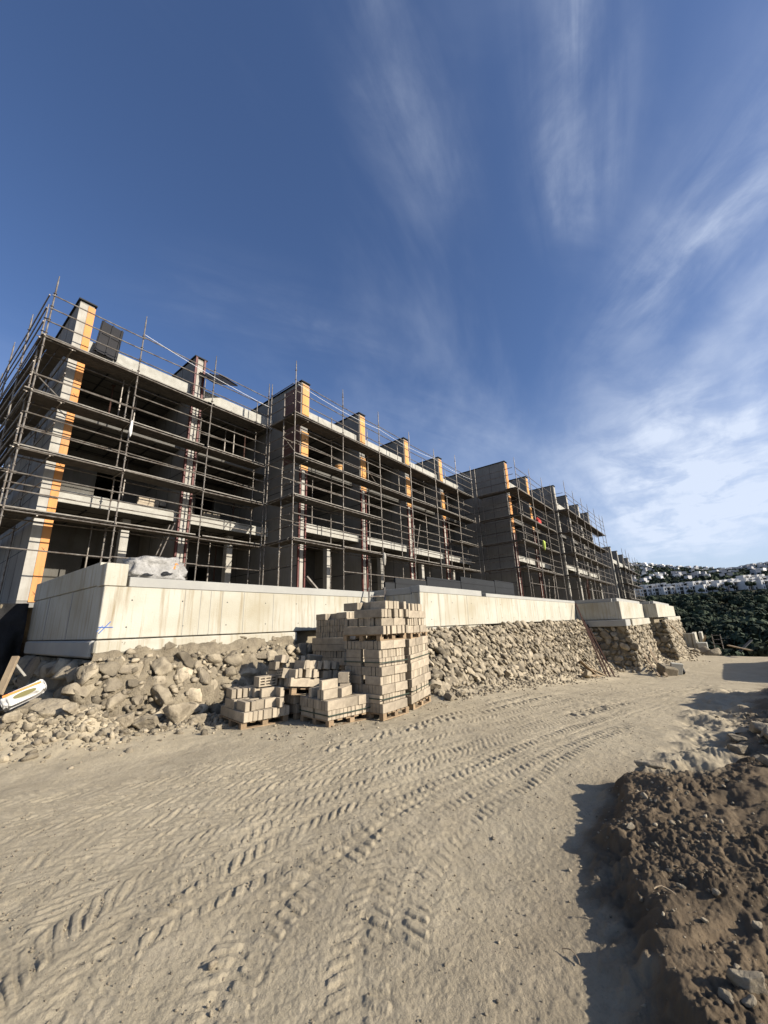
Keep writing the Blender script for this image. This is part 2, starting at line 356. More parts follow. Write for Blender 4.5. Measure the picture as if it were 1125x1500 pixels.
    hill = np.where(X > 330, np.where(X < 600, up, crest(r) * 600 - 3 - (X - 600) * .12), hill)
    f = sstep(0, 26, X - Xe)
    far = sstep(60, 150, np.abs(Y)) * (X < 60) + (X < -30)
    z = z * (1 - f) + hill * f
    return z
def soil_attr(X, Y):
    cy = np.interp(X, MCX, MCY); a = sstep(-.42, -.05, cy - Y + .10 * fbm(X * 5, Y * 5, 3, 3)) * (1 - sstep(4.8, 5.9, X + .45 * (Y - .5) + .5 * fbm(X * 2.5, Y * 2.5, 8, 3)))
    b = sstep(.25, -.25, Y + .06 * (X - 8) + .25 * vnoise(X * 2, Y * 2, 4)) * sstep(5.0, 6.0, X) * (1 - sstep(22, 26, X)) * .85
    c = (.35 + .35 * vnoise(X * .8, Y * .8, 14)) * sstep(1.7, .6, Y) * (X < 6)
    return np.clip(np.maximum(np.maximum(a, b), np.clip(c, 0, .35)), 0, 1)
def build_ground():
    rr = [.3]
    while rr[-1] < 45: rr.append(rr[-1] * (1.0033 if 1.2 < rr[-1] < 9 else 1.006))
    while rr[-1] < 900: rr.append(rr[-1] * 1.018)
    rr = np.array(rr)
    th = np.concatenate([np.linspace(-180, -26, 52, endpoint=False), np.linspace(-26, 100, 1150), np.linspace(100, 180, 28)[1:-1]])
    th = np.radians(th); n, m = len(rr), len(th)
    X = np.outer(rr, np.cos(th)).ravel(); Y = np.outer(rr, np.sin(th)).ravel()
    Z = ground(X, Y)
    V = np.stack([X, Y, Z], 1)
    V = np.concatenate([V, [[0, 0, float(ground(np.array([0.]), np.array([0.]))[0])]]])
    i = np.arange(n - 1)[:, None] * m; j = np.arange(m); j2 = (j + 1) % m
    F = np.stack([i + j, i + m + j, i + m + j2, i + j2], -1).reshape(-1, 4)
    soil = np.append(soil_attr(X, Y), .3); scr = np.append(sstep(46, 58, X) * (1 - sstep(0, 3, Y - 5) * (X < 80)), 0)
    o = np_mesh('ground', V, F, M['ground'], {'soil': soil, 'scrub': scr})
    tag(o, 'pale dusty earth road and ground with tyre tracks', kind='structure')
build_ground()
def gz(x, y): return float(ground(np.array([x]), np.array([y]), False)[0])

# ------------------------------------------------------------------ terraces and retaining walls
def slab_poly(name, poly, z0, z1, m, label):
    o = MB().prism(poly, z0, z1).build(name, m); tag(o, label, kind='structure'); return o
slab_poly('terrace_ground', [(2.9, 9.05), (10.5, 9.05), (10.5, 7.25), (28.2, 7.25), (28.2, 4.75), (38.2, 4.75), (38.2, 3.85), (55.5, 3.85), (55.5, 24), (2.9, 24)], -1.2, .86, M['rubble'], 'levelled terrace between retaining walls and building')

def wall_parts(root, segs, z0, z1, m=M['concrete'], name='wall_panel', bev=.012):
    for s in segs: MB().box(*s, z0, z1).build(name, m, root, bevel=bev)
# wall 1
w = thing('retaining_wall', (2.55, 8.7, -.1), 'cream concrete retaining wall at the left with blue spray cross near its corner', 'retaining wall')
wall_parts(w, [(2.55, 10.297, 8.7, 9.0)], -.08, .87)
wall_parts(w, [(2.555, 2.85, 9.003, 14.0)], -.085, .90)
MB().box(2.95, 10.297, 8.69, 9.02, .872, 1.06).build('coping', M['coping'], w, bevel=.01)
MB().box(2.54, 2.86, 9.10, 14.0, .905, 1.36).build('coping', M['concrete'], w, bevel=.01)
MB().box(2.53, 2.90, 8.68, 9.09, .875, 1.30).build('corner_block', M['concrete'], w, bevel=.01)
b = MB()
for x in (4.05, 4.39, 4.62, 4.9, 5.45, 6.29, 7.68, 9.0): b.box(x, x + .007, 8.694, 8.70, -.07, .86)
b.box(2.546, 2.555, 10.6, 10.64, -.08, .9); b.box(2.546, 2.555, 12.4, 12.44, -.08, .9)
b.build('formwork_ridge', M['coping'], w)
for q in range(7):
    for z in (.12, .62):
        x = 3.0 + q * 1.02 + RNG.normal(0, .03); MB().tube((x, 8.6985, z), (x, 8.71, z), .014, 8).build('tie_hole', M['slate'], w)
MB().box(2.50, 7.0, 8.58, 8.72, -.34, -.10).build('footing', M['concrete'], w, bevel=.03)
MB().box(2.47, 2.9, 8.73, 13.6, -.40, -.10).build('footing', M['coping'], w, bevel=.03)
b = MB(); b.bar((2.50 + .05, 8.693, .13), (2.78, 8.693, .125), .01, .016, (0, 1, 0)); b.bar((2.57, 8.690, .02), (2.73, 8.690, .225), .01, .018, (0, 1, 0)); b.bar((2.535, 8.693, .05), (2.62, 8.693, .16), .008, .012, (0, 1, 0))
b.build('spray_mark', M['blue'], w)
# wall 2
w = thing('retaining_wall', (10.3, 6.9, -.1), 'long cream concrete retaining wall above the middle stone wall, right of the block stacks', 'retaining wall')
wall_parts(w, [(10.3, 28.0, 6.9, 7.2)], -.1, .93); wall_parts(w, [(10.305, 10.6, 7.203, 8.70)], -.1, .9)
MB().box(10.29, 14.55, 6.89, 7.22, .932, 1.14).build('coping', M['coping'], w, bevel=.01)
MB().box(10.29, 10.62, 7.223, 9.05, .903, 1.10).build('coping', M['coping'], w, bevel=.01)
MB().box(14.95, 28.0, 6.89, 7.22, .932, 1.07).build('coping', M['coping'], w, bevel=.01)
b = MB()
for x in (11.39, 13.31, 15.8, 18.1, 20.7, 24.5): b.box(x, x + .010, 6.894, 6.90, -.09, .92)
b.box(10.292, 10.30, 7.9, 7.93, -.1, .9)
b.build('formwork_ridge', M['coping'], w)
for q in range(12):
    for z in (.12, .65):
        x = 10.9 + q * 1.35 + RNG.normal(0, .04); MB().tube((x, 6.8985, z), (x, 6.91, z), .018, 8).build('tie_hole', M['slate'], w)
MB().box(10.2, 14, 6.72, 6.895, -.35, -.12).build('footing', M['concrete'], w, bevel=.03)
# wall 3, 4
w = thing('retaining_wall', (28.0, 4.4, -.1), 'stepped retaining wall beyond the leaning rusty bars, shaded end and cream front', 'retaining wall')
wall_parts(w, [(28.02, 38.0, 4.4, 4.7)], -.13, .92); wall_parts(w, [(28.02, 28.3, 4.703, 6.88)], -.13, .9)
MB().box(28.3, 38.0, 4.55, 4.8, .925, 1.12).build('coping', M['coping'], w, bevel=.01)
MB().box(28.1, 28.4, 4.8, 7.1, .905, 1.10).build('coping', M['coping'], w, bevel=.01)
MB().box(29.5, 38.6, 4.1, 4.398, -.58, -.15).build('footing', M['concrete'], w, bevel=.03)
MB().box(27.8, 29.4, 4.2, 6.6, -.55, -.16).build('footing', M['coping'], w, bevel=.03)
w = thing('retaining_wall', (38.02, 3.5, -.1), 'farthest stepped retaining wall, lit cream front before the wooded valley', 'retaining wall')
wall_parts(w, [(38.02, 55.5, 3.5, 3.8)], -.13, .92); wall_parts(w, [(38.02, 38.3, 3.803, 4.39)], -.13, .9)
MB().box(38.3, 52.0, 3.65, 3.9, .925, 1.12).build('coping', M['coping'], w, bevel=.01)
MB().box(38.1, 38.4, 3.9, 4.9, .905, 1.1).build('coping', M['coping'], w, bevel=.01)
MB().box(42.0, 57.0, 3.2, 3.498, -.55, -.15).build('footing', M['concrete'], w, bevel=.03)

# ------------------------------------------------------------------ stone walls
def lerp_line(P, t):
    P = np.array(P, float); d = np.concatenate([[0], np.cumsum(np.linalg.norm(np.diff(P, axis=0), axis=1))]); d /= d[-1]
    return np.stack([np.interp(t, d, P[:, k]) for k in range(3)], -1)
def stone_wall(name, label, faces, seed, back=M['rubble']):
    """faces: list of (bottom polyline, top polyline, stone size, keep fraction, sub, vmax)"""
    Vs = []; Fs = []; Ts = []; n = 0; g = np.random.default_rng(seed); BV = []; BF = []; bn = 0
    for bot, top, size, keep, sub, vmax, *ex in faces:
        rec = ex[0] if ex else .10
        L = np.linalg.norm(np.diff(np.array(bot), axis=0), axis=1).sum(); H = np.linalg.norm(np.array(top[0]) - np.array(bot[0]))
        nu = max(3, int(L / .045)); nv = max(4, int(H / .045)); nu = min(nu, 360)
        uu, vv = np.meshgrid(np.linspace(0, 1, nu), np.linspace(-.12, 1.12, nv), indexing='ij')
        A = lerp_line(bot, uu.ravel()); B = lerp_line(top, uu.ravel()); P = A + (B - A) * vv.ravel()[:, None]
        tan = np.array(bot[-1], float) - np.array(bot[0]); tan /= np.linalg.norm(tan)
        upv = np.array(top[0], float) - np.array(bot[0]); nor = np.cross(tan, upv); nor /= np.linalg.norm(nor)
        dsp = .09 * fbm(uu.ravel() * L * 1.9, vv.ravel() * H * 1.9, seed, 6, .66) - rec
        over = np.maximum(0, vv.ravel() - 1.0)
        P = P + nor * (dsp - over * H * 2.2)[:, None]; P[:, 2] -= over * H * .6
        i = np.arange(nu - 1)[:, None] * nv; j = np.arange(nv - 1)
        BV.append(P); BF.append((np.stack([i + j, i + nv + j, i + nv + j + 1, i + j + 1], -1).reshape(-1, 4)) + bn); bn += len(P)
        C = []; Z = []; NN = []; v = 0.
        row = 0
        while v < vmax * H:
            h = size * g.uniform(.65, 1.25); u = -size * g.uniform(0, 1)
            while u < L:
                wd = size * g.uniform(.6, 1.8)
                if g.uniform() < keep:
                    tu = (u + wd / 2) / L; tv = (v + h * .5 + g.normal() * .04) / H
                    if -.02 < tu < 1.02:
                        a = lerp_line(bot, np.array([np.clip(tu, 0, 1)]))[0]; c = lerp_line(top, np.array([np.clip(tu, 0, 1)]))[0]
                        C.append(a + (c - a) * tv + nor * g.uniform(-.06, .03)); NN.append(nor); Z.append(.60 * math.sqrt(wd * h) * g.uniform(.9, 1.15))
                u += wd * .93
            v += h * .9; row += 1
        V, F, T = stones(C, Z, sub, seed + len(Vs), nor=NN); Vs.append(V); Fs.append(F + n); n += len(V); Ts.append(T)
    t = thing(name, tuple(faces[0][0][0]), label, 'stone wall')
    np_mesh('stone_facing', np.concatenate(Vs), np.concatenate(Fs), M['rock'], {'tone': np.concatenate(Ts)}, smooth=False, parent=t)
    np_mesh('earth_backing', np.concatenate(BV), np.concatenate(BF), back, parent=t)
    return t
stone_wall('stone_wall', 'rough boulder wall below the left retaining wall, left of the block pallets', [
    ([(2.15, 7.95, -1.55), (4.0, 7.85, -1.62), (6.8, 7.85, -1.65), (10.3, 8.05, -1.65)], [(2.35, 8.42, -.42), (4.0, 8.36, -.42), (6.8, 8.36, -.36), (10.3, 8.5, -.36)], .31, 1.0, 3, .80, .06),
    ([(2.25, 7.93, -1.5), (6.8, 7.83, -1.6)], [(2.42, 8.38, -.42), (6.8, 8.33, -.36)], .10, .55, 1, .98, .5),
    ([(2.4, 8.22, -.98), (4.4, 8.14, -.98), (6.8, 8.16, -.94)], [(2.5, 8.60, -.30), (4.4, 8.58, -.22), (6.8, 8.62, -.20)], .15, .50, 2, .95, .0),
    ([(2.2, 13.2, -1.4), (2.0, 10.5, -1.45), (2.15, 8.05, -1.5)], [(2.45, 13.2, -.42), (2.45, 10.5, -.42), (2.4, 8.4, -.42)], .36, .9, 2, .85)], 201)
stone_wall('stone_wall', 'long pale dry stone wall under the middle retaining wall, along the road', [
    ([(8.5, 5.3, -1.75), (12.9, 5.4, -2.05), (16, 5.42, -2.35)], [(9.75, 6.62, -.14), (12.9, 6.62, -.14), (16, 6.62, -.14)], .25, .95, 3, .93, .055),
    ([(8.6, 5.28, -1.75), (16, 5.4, -2.35), (28, 5.38, -3.2)], [(9.8, 6.58, -.14), (16, 6.58, -.14), (28, 6.5, -.18)], .13, .40, 1, .98, .5),
    ([(16, 5.42, -2.35), (23.3, 5.4, -2.98), (28.0, 5.4, -3.2)], [(16, 6.62, -.14), (23.3, 6.62, -.16), (28.0, 6.55, -.18)], .28, .95, 2, .94, .06),
    ([(9.9, 8.5, -1.6), (9.0, 6.5, -1.7), (8.5, 5.3, -1.75)], [(10.25, 8.6, -.2), (10.1, 7.6, -.2), (9.75, 6.65, -.22)], .33, .95, 3, .95)], 301)
stone_wall('stone_wall', 'stone buttress under the stepped retaining wall, dark shaded side beside the rusty bars', [
    ([(27.7, 7.0, -3.1), (27.7, 5.4, -3.15), (27.9, 3.95, -3.15)], [(28.0, 7.0, -.4), (28.0, 5.6, -.45), (28.1, 4.25, -.5)], .42, .95, 3, .95),
    ([(27.9, 3.95, -3.15), (33, 3.85, -3.15), (38.1, 3.85, -3.15)], [(28.1, 4.25, -.5), (33, 4.25, -.5), (38.1, 4.25, -.5)], .32, .9, 2, .97)], 401)
stone_wall('stone_wall', 'farthest stone buttress under the last retaining wall before the valley', [
    ([(37.8, 4.3, -3.15), (37.9, 2.75, -3.15)], [(38.1, 4.3, -.5), (38.15, 3.2, -.55)], .42, .95, 2, .95),
    ([(37.9, 2.75, -3.15), (46, 2.75, -3.15), (56, 2.85, -3.15)], [(38.15, 3.2, -.55), (46, 3.25, -.55), (56, 3.3, -.55)], .34, .9, 2, .97)], 501)

# loose boulders
def boulder(x, y, s, label, group=None, seed=0, sub=4, flat=.8, z=None, m=M['rock'], name='boulder', rz=None):
    g = np.random.default_rng(seed + 900); V, F = ROCKS[sub][seed % 14]
    W = (V * np.array([1.25, .9, flat]) * s) @ np.array(Euler((g.normal() * .2, g.normal() * .2, rz if rz is not None else g.uniform(0, 6.28))).to_matrix()).T
    zz = (gz(x, y) if z is None else z) + s * flat * .45
    o = np_mesh(name, W + np.array([x, y, zz]), F, m, {'tone': np.full(len(W), g.uniform(.35, .75))}, smooth=False, loc=(x, y, zz)); return tag(o, label, 'boulder', group)
G1 = 'boulders lying at the foot of the left boulder wall'
LB = [(1.62, 8.35, .26), (1.95, 8.15, .30), (2.42, 8.05, .24), (2.85, 7.85, .20), (3.15, 7.72, .22), (3.6, 7.6, .26), (1.3, 8.55, .28), (2.2, 8.5, .24), (1.75, 8.75, .22), (2.65, 8.25, .22), (1.05, 8.8, .25), (3.95, 7.55, .16), (2.1, 7.72, .14), (1.5, 7.95, .13), (3.3, 7.42, .10)]
for k, (x, y, s) in enumerate(LB):
    lab = {0: 'tan boulder just below the white and orange cement bag', 1: 'largest broad tan boulder in the row by the left wall corner', 5: 'squarish tan boulder nearest the leftmost block pallet'}.get(k, 'loose tan boulder in the heap at the foot of the left boulder wall')
    boulder(x, y, s, lab, None if k in (0, 1, 5) else G1, k, flat=.72)
G2 = 'dark boulders on the shaded right bank'
for k, (x, y, s) in enumerate([(5.83, .02, .15), (6.25, -.12, .17), (5.45, -.14, .17), (6.9, -.25, .2), (7.6, -.2, .2), (6.5, .1, .12), (8.3, -.45, .22), (5.0, -.1, .12), (9.3, -.6, .24), (7.3, .1, .11), (6.6, -.3, .2), (7.9, .0, .12), (5.9, -.35, .2)]):
    boulder(x, y, s, 'dark grey boulder on the shaded bank right of the road', G2, k + 20, flat=.5)
boulder(2.42, .17, .06, 'larger angular grey boulder on the brown spoil mound', None, 41, sub=4, flat=1.0)
G4 = 'small stones on the brown spoil mound'
gq = np.random.default_rng(404)
for k in range(16):
    x = gq.uniform(2.0, 4.6); y = np.interp(x, MCX, MCY) - gq.uniform(.05, .5); boulder(x, y, gq.uniform(.012, .034), 'small grey stone lying on the brown spoil mound', G4, 110 + k, sub=3, flat=.8)
boulder(2.18, .16, .042, 'smaller pinkish boulder on the brown spoil mound nearest the camera', None, 42, sub=4, flat=.95)
boulder(4.9, .78, .12, 'pale flat stone at the far corner of the spoil mound', None, 47, flat=.5)
boulder(3.31, 1.67, .022, 'small pale stone alone on the tyre marks near the road centre', None, 43, sub=3)
boulder(1.39, 2.3, .028, 'round pale stone pressed into the nearest tyre track', None, 44, sub=3)
boulder(8.55, 5.05, .16, 'boulder fallen beside the right hand pallet stack', None, 48, flat=.8)
boulder(8.95, 5.02, .12, 'small boulder at the near foot of the middle stone wall', None, 49, flat=.8)
boulder(20.5, 5.0, .26, 'tan boulder fallen at the foot of the middle stone wall', None, 50, sub=3)
boulder(4.0, 6.9, .09, 'pale flat stone on the ground left of the leftmost pallet', None, 51, flat=.6)

# gravel scatter
def gravel():
    g = np.random.default_rng(5); P = []; Z = []
    def put(n, fx, fy, smin, smax):
        x = fx(n); y = fy(n, x); s = smin * (smax / smin) ** (g.uniform(0, 1, n) ** 2.0)
        z = ground(x, y, False) + s * .15; P.extend(np.stack([x, y, z], 1)); Z.extend(s)
    foot = lambda x: np.interp(x, FX, FY)
    put(3600, lambda n: g.uniform(.3, 4.4, n), lambda n, x: foot(x) + .45 - np.abs(g.normal(0, .48, n)), .012, .09)
    put(700, lambda n: g.uniform(3.8, 9, n), lambda n, x: g.uniform(4.6, 7.4, n), .008, .035)
    put(2200, lambda n: g.uniform(8.3, 30, n), lambda n, x: foot(x) + .15 - np.abs(g.normal(0, .35, n)), .02, .09)
    put(700, lambda n: g.uniform(27, 50, n), lambda n, x: foot(x) + .1 - np.abs(g.normal(0, .5, n)), .05, .2)
    put(5200, lambda n: .8 + 9 * g.uniform(0, 1, n) ** 1.6, lambda n, x: .9 + 4.5 * g.uniform(0, 1, n), .003, .012)
    put(900, lambda n: 1.2 + 4.2 * g.uniform(0, 1, n), lambda n, x: np.interp(x, MCX, MCY) - .03 - g.uniform(-.12, .9, n) + .12 * g.normal(size=n), .003, .022)
    put(600, lambda n: 5 + 6 * g.uniform(0, 1, n), lambda n, x: .05 - np.abs(g.normal(0, .4, n)) + g.normal(0, .25, n), .008, .05)
    V, F, T = stones(P, Z, 1, 6, tilt=.6)
    o = np_mesh('gravel', V, F, M['rock'], {'tone': T}, smooth=False); tag(o, 'loose gravel and rubble scattered on the earth', 'gravel', kind='stuff')
gravel()
# ------------------------------------------------------------------ building shells
FT = .45
def building(label, fins, xend, Yb, dz, style, depth=9.5, lastfin=False, redside=False):
    """fins: x of the left face of each party wall; xend: where the next block begins"""
    t = thing('building_shell', (fins[0], Yb, .86 + dz), label, 'building')
    zt = 11.8 + dz; zg = .84 + dz
    xs = list(fins) + ([xend] if lastfin else [])
    for k, x in enumerate(xs):
        st = style[min(k, len(style) - 1)]
        z0 = zg
        fw = MB().box(x, x + FT, Yb, Yb + depth, z0, zt).build('party_wall', M['shell'], t, bevel=.01)
        b = MB()
        for z in (2.6, 4.45, 6.3, 8.2, 10.1):
            b.box(x - .005, x, Yb + .02, Yb + depth, z + dz, z + dz + .03)
        for y in (1.2, 2.4, 3.6, 4.8, 7.2): b.box(x - .008, x - .0052, Yb + y, Yb + y + .02, z0, zt - .05)
        b.build('board_joint', M['slate'], fw)
        if redside and k == 0:
            MB().box(x - .03, x - .005, Yb + .0, Yb + 1.3, 7.6, 11.6).build('masonry_facing', M['brick'], fw)
        MB().box(x - .06, x + FT + .06, Yb - .08, Yb + depth * .8, zt + .002, zt + .05).build('cap_board', M['slate'], fw)
        y0, y1 = Yb - .035, Yb - .002
        if st == 'A':      # split grey / orange
            for a, c in ((1.0, 4.28), (4.32, 6.95), (7.0, 9.3), (9.34, 11.7)):
                MB().box(x + .26, x + FT + .03, y0, y1, a + dz, c + dz).build('end_board', M['orange'], fw)
            MB().box(x + .002, x + .255, y0 + .012, y1, zg + .2, zt - .1).build('end_board', M['pale'], fw)
            b = MB()
            for z in (1.25, 2.6, 3.6, 5.4, 8.0, 8.6):
                for s in (-1, 1): b.bar((x + .37 - .05, y0 - .002, z - s * .06), (x + .37 + .05, y0 - .002, z + s * .06), .004, .018, (0, 1, 0))
            b.build('stencil_mark', M['ink'], fw)
        elif st == 'R':    # pale strip between dark red battens
            MB().box(x + .10, x + .34, y0, y1, zg + .2, zt - .12).build('end_board', M['pale'], fw)
            for q in (x - .02, x + .36): MB().box(q, q + .08, Yb - .09, Yb - .003, zg, zt - .02).build('edge_batten', M['redsteel'], fw)
        elif st in 'YO':   # insulation board above, red battens and pale strip below
            mm = M['yellow'] if st == 'Y' else M['orange']; zs = 7.15 if st == 'Y' else 6.2
            MB().box(x + .06, x + FT + .03, y0, y1, 9.4 + dz, 11.7 + dz).build('end_board', mm, fw)
            MB().box(x + .06, x + FT + .03, y0, y1, zs + dz, 9.1 + dz).build('end_board', mm, fw)
            MB().box(x + .14, x + .32, y0 + .01, y1, zg + .1, zs - .05 + dz).build('end_board', M['pale'], fw)
            for q in (x - .01, x + .35): MB().box(q, q + .07, Yb - .08, Yb - .003, zg, zs - .02 + dz).build('edge_batten', M['redsteel'], fw)
        else:              # pale end
            MB().box(x + .05, x + FT - .02, y0, y1, zg + .1, 6.9 + dz).build('end_board', M['pale'], fw)
            MB().box(x + .05, x + FT - .02, y0, y1, 7.2 + dz, 11.7 + dz).build('end_board', M['pale'], fw)
    edges = xs + ([] if lastfin else [xend])
    for k, (xa, xb) in enumerate(zip(edges[:-1], edges[1:])):
        a = xa + FT + .002; c = xb - .002
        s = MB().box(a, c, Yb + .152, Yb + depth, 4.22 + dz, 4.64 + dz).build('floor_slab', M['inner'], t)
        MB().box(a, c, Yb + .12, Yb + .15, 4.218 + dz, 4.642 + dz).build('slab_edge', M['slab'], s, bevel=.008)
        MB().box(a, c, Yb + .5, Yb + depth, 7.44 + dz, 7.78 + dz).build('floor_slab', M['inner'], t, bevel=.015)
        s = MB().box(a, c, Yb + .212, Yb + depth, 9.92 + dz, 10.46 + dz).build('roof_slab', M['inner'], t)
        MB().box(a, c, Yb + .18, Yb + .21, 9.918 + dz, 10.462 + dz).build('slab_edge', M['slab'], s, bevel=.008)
        # board lines under the slabs
        b = MB()
        for z in (4.218, 7.438, 9.918):
            for y in np.arange(.9, 8, .62): b.box(a, c, Yb + y, Yb + y + .03, z - .012 + dz, z + dz)
            for x in np.linspace(a, c, 5)[1:-1]: b.box(x, x + .05, Yb + .6, Yb + 8, z - .03 + dz, z - .013 + dz)
        b.build('soffit_joint', M['slate'], t)
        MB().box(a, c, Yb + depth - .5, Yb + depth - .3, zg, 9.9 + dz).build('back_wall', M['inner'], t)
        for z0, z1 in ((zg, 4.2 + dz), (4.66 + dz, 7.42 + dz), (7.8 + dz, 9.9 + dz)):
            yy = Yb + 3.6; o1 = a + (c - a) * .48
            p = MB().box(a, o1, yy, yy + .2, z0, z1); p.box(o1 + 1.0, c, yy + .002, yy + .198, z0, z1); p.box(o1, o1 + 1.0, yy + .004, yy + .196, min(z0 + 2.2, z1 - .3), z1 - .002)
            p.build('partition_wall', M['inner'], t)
        gg = np.random.default_rng(int(xa * 10))
        for z0, z1 in ((zg, 4.2 + dz), (4.66 + dz, 7.42 + dz), (7.8 + dz, 9.9 + dz)):
            for q in range(int(gg.integers(1, 4))):
                px = gg.uniform(a + .4, c - .4); py = Yb + gg.uniform(.8, 3.2)
                b = MB().tube((px, py, z0), (px, py, z0 + (z1 - z0) * .6), .034, 7); b.tube((px, py, z0 + (z1 - z0) * .6), (px, py, z1 - .02), .024, 7); b.box(px - .07, px + .07, py - .07, py + .07, z1 - .022, z1 - .004); b.build('shoring_prop', M['rust'] if gg.uniform() < .5 else M['tube'], t)
            if gg.uniform() < .6 and z0 > 1.5 + dz:
                px = gg.uniform(a + .8, c - 1.0); py = Yb + 1.2 + gg.uniform(0, 1); b = MB()
                for l in range(int(gg.integers(2, 5))):
                    for q in range(int(gg.integers(2, 5))): b.box(px + q * .4 + l * .03, px + q * .4 + .38 + l * .03, py, py + .2, z0 + .01 + l * .2, z0 + .2 + l * .2)
                b.build('stored_blocks', M['block'], t)
        xm = a + (c - a) * .58
        MB().box(xm, xm + .28, Yb + .9, Yb + 1.2, zg, 4.2 + dz).build('column', M['pale'], t, bevel=.01)
    return t
building('left end bay of the unfinished concrete building, nearest the camera, orange and grey wall end', [2.47, 6.75], 11.05, 15.8, 0, 'AR', depth=9.4)
building('second bay group of the concrete building with four yellow insulated wall ends', [11.07, 15.27, 19.6, 23.9], 28.08, 13.75, 0, 'YYYY', depth=11.45, redside=True)
building('third bay group of the concrete building, wide shaded side wall with an orange edge', [28.1, 32.65], 36.8, 10.4, 0, 'OY', depth=14.8)
building('fourth bay group of the concrete building with pale wall ends dense with scaffolding', [36.82, 40.9, 45.3], 49.8, 9.35, 0, 'PPPP', depth=15.85, lastfin=True)
building('farthest low bay group of the concrete building beside the hillside', [57, 61.5, 66], 70.5, 8.85, -3.2, 'PPP', lastfin=True)

# ------------------------------------------------------------------ scaffolding
LEV = (3.48, 5.34, 7.16, 9.1)
def scaffold(label, runs, dz=0, ros=True, zt=11.25, rad=.0235, zb=.86):
    """runs: list of (points of the outer row, inward unit vector, width)"""
    t = thing('scaffold', (runs[0][0][0][0], runs[0][0][0][1], zb + dz), label, 'scaffold', None)
    g = np.random.default_rng(int(runs[0][0][0][0] * 10) + 3)
    for ri, (P, n, w) in enumerate(runs):
        P = [np.array([*p]) for p in P]; n = np.array(n, float)
        tops = []
        for k, p in enumerate(P):
            for inner in (0, 1):
                if ri and ((k == 0 and 'left end' in label) or (k == len(P) - 1 and 'left end' not in label)): continue
                q = p + n * w * inner; top = (zt + g.uniform(-.25, .3) if not inner else LEV[3] + g.choice([.4, 1.1, 1.5])) + dz
                lean = g.normal(0, .035, 2)
                rg = list(np.arange(.35, top - zb - dz - .25, .5)) if ros else []
                s = MB().pole((q[0], q[1], zb + dz), (q[0] + lean[0], q[1] + lean[1], top + .18), rad, rg).build('standard', M['tube'], t)
                MB().box(q[0] - .07, q[0] + .07, q[1] - .07, q[1] + .07, zb + dz - .01, zb + dz + .012).build('base_plate', M['tube'], s)
        def rail(name, off, z, ext=.12, r=rad * .9):
            b = MB(); pts = [p + n * off for p in P]
            for a, c in zip(pts[:-1], pts[1:]):
                if name == 'guard_rail' and g.uniform() < .06 and len(pts) > 2: continue
                d = (c - a) / np.linalg.norm(c - a); za = z + g.normal(0, .022); zc = z + g.normal(0, .022)
                b.tube((*(a - d * (.03)), za), (*(c + d * .03), zc), r, 6)
            return b.build(name, M['tube'], t) if b.v else None
        for L, z in enumerate(LEV):
            z = z + dz
            rail('ledger', -.03, z - .09); rail('ledger', w + .03, z - .09)
            rail('guard_rail', -.03, z + .52); rail('guard_rail', -.03, z + 1.02)
            if L < 3: rail('guard_rail', w - .03, z + .95)
            if L == 3: rail('guard_rail', -.03, z + 1.5)
            for p in P:
                a = p - n * .1; c = p + n * (w + .12); MB().tube((*a, z - .045), (*c, z - .045), rad * .85, 6).build('transom', M['tube'], t)
            for a, c in zip(P[:-1], P[1:]):
                if g.uniform() < .06: continue
                d = (c - a) / np.linalg.norm(c - a); a2 = a - d * .16 * g.uniform(0, 1); c2 = c + d * .16 * g.uniform(-.5, 1)
                b = MB()
                for i in range(3):
                    o = n * (.06 + (w - .1) * (i + .5) / 3); e = g.normal(0, .006)
                    b.bar((*(a2 + o), z + .01 + e), (*(c2 + o), z + .01 + g.normal(0, .006)), (w - .1) / 3 - .015, .04)
                dk = b.build('deck', M['deck'], t)
                o = n * .035; MB().bar((*(a2 + o), z + .03), (*(c2 + o), z + .03), .03, .036).build('deck_edge', M['deckedge'], dk)
        rail('guard_rail', -.03, zb + dz + 1.5)
        if len(P) > 2:
            for k in g.choice(len(P) - 1, max(1, len(P) // 3), replace=False):
                L = g.integers(1, 4); a = P[k] + n * (w + .05); c = a + (P[k + 1] - a + n * (w + .05)) * .45
                MB().tube((*a, LEV[L] + dz + 1.1), (*c, LEV[L] + dz + .1), rad * .8, 6).build('brace', M['tube'], t)
    return t
scaffold('steel tube scaffold wrapped round the left end of the building, tallest on the left', [
    ([(1.6, 14.62), (4.3, 14.6), (7.07, 14.6), (9.8, 14.6)], (0, 1), .85),
    ([(1.55, 14.75), (1.5, 17.3), (1.42, 20.1), (1.42, 22.8)], (1, 0), .78)])
scaffold('steel tube scaffold on the bay group with four yellow wall ends', [
    ([(9.86, 12.55), (12.74, 12.55), (15.6, 12.55), (18.44, 12.55), (21.25, 12.55), (24.15, 12.55), (26.75, 12.55)], (0, 1), .85),
    ([(9.83, 14.4), (9.83, 12.75)], (1, 0), .8)])
scaffold('steel tube scaffold beside the wide shaded side wall, red shape on it', [
    ([(26.9, 9.2), (29.9, 9.2), (32.8, 9.2), (35.2, 9.2)], (0, 1), .85),
    ([(26.86, 12.3), (26.86, 9.4)], (1, 0), .8)], ros=False, zb=.86)
scaffold('steel tube scaffold on the far bay group with pale wall ends', [
    ([(35.7, 8.15), (38.4, 8.15), (41.2, 8.15), (44.0, 8.15), (46.8, 8.15), (49.4, 8.15), (51.2, 8.15)], (0, 1), .85),
    ([(35.66, 10.2), (35.66, 8.35)], (1, 0), .8)], ros=False, zb=.86)
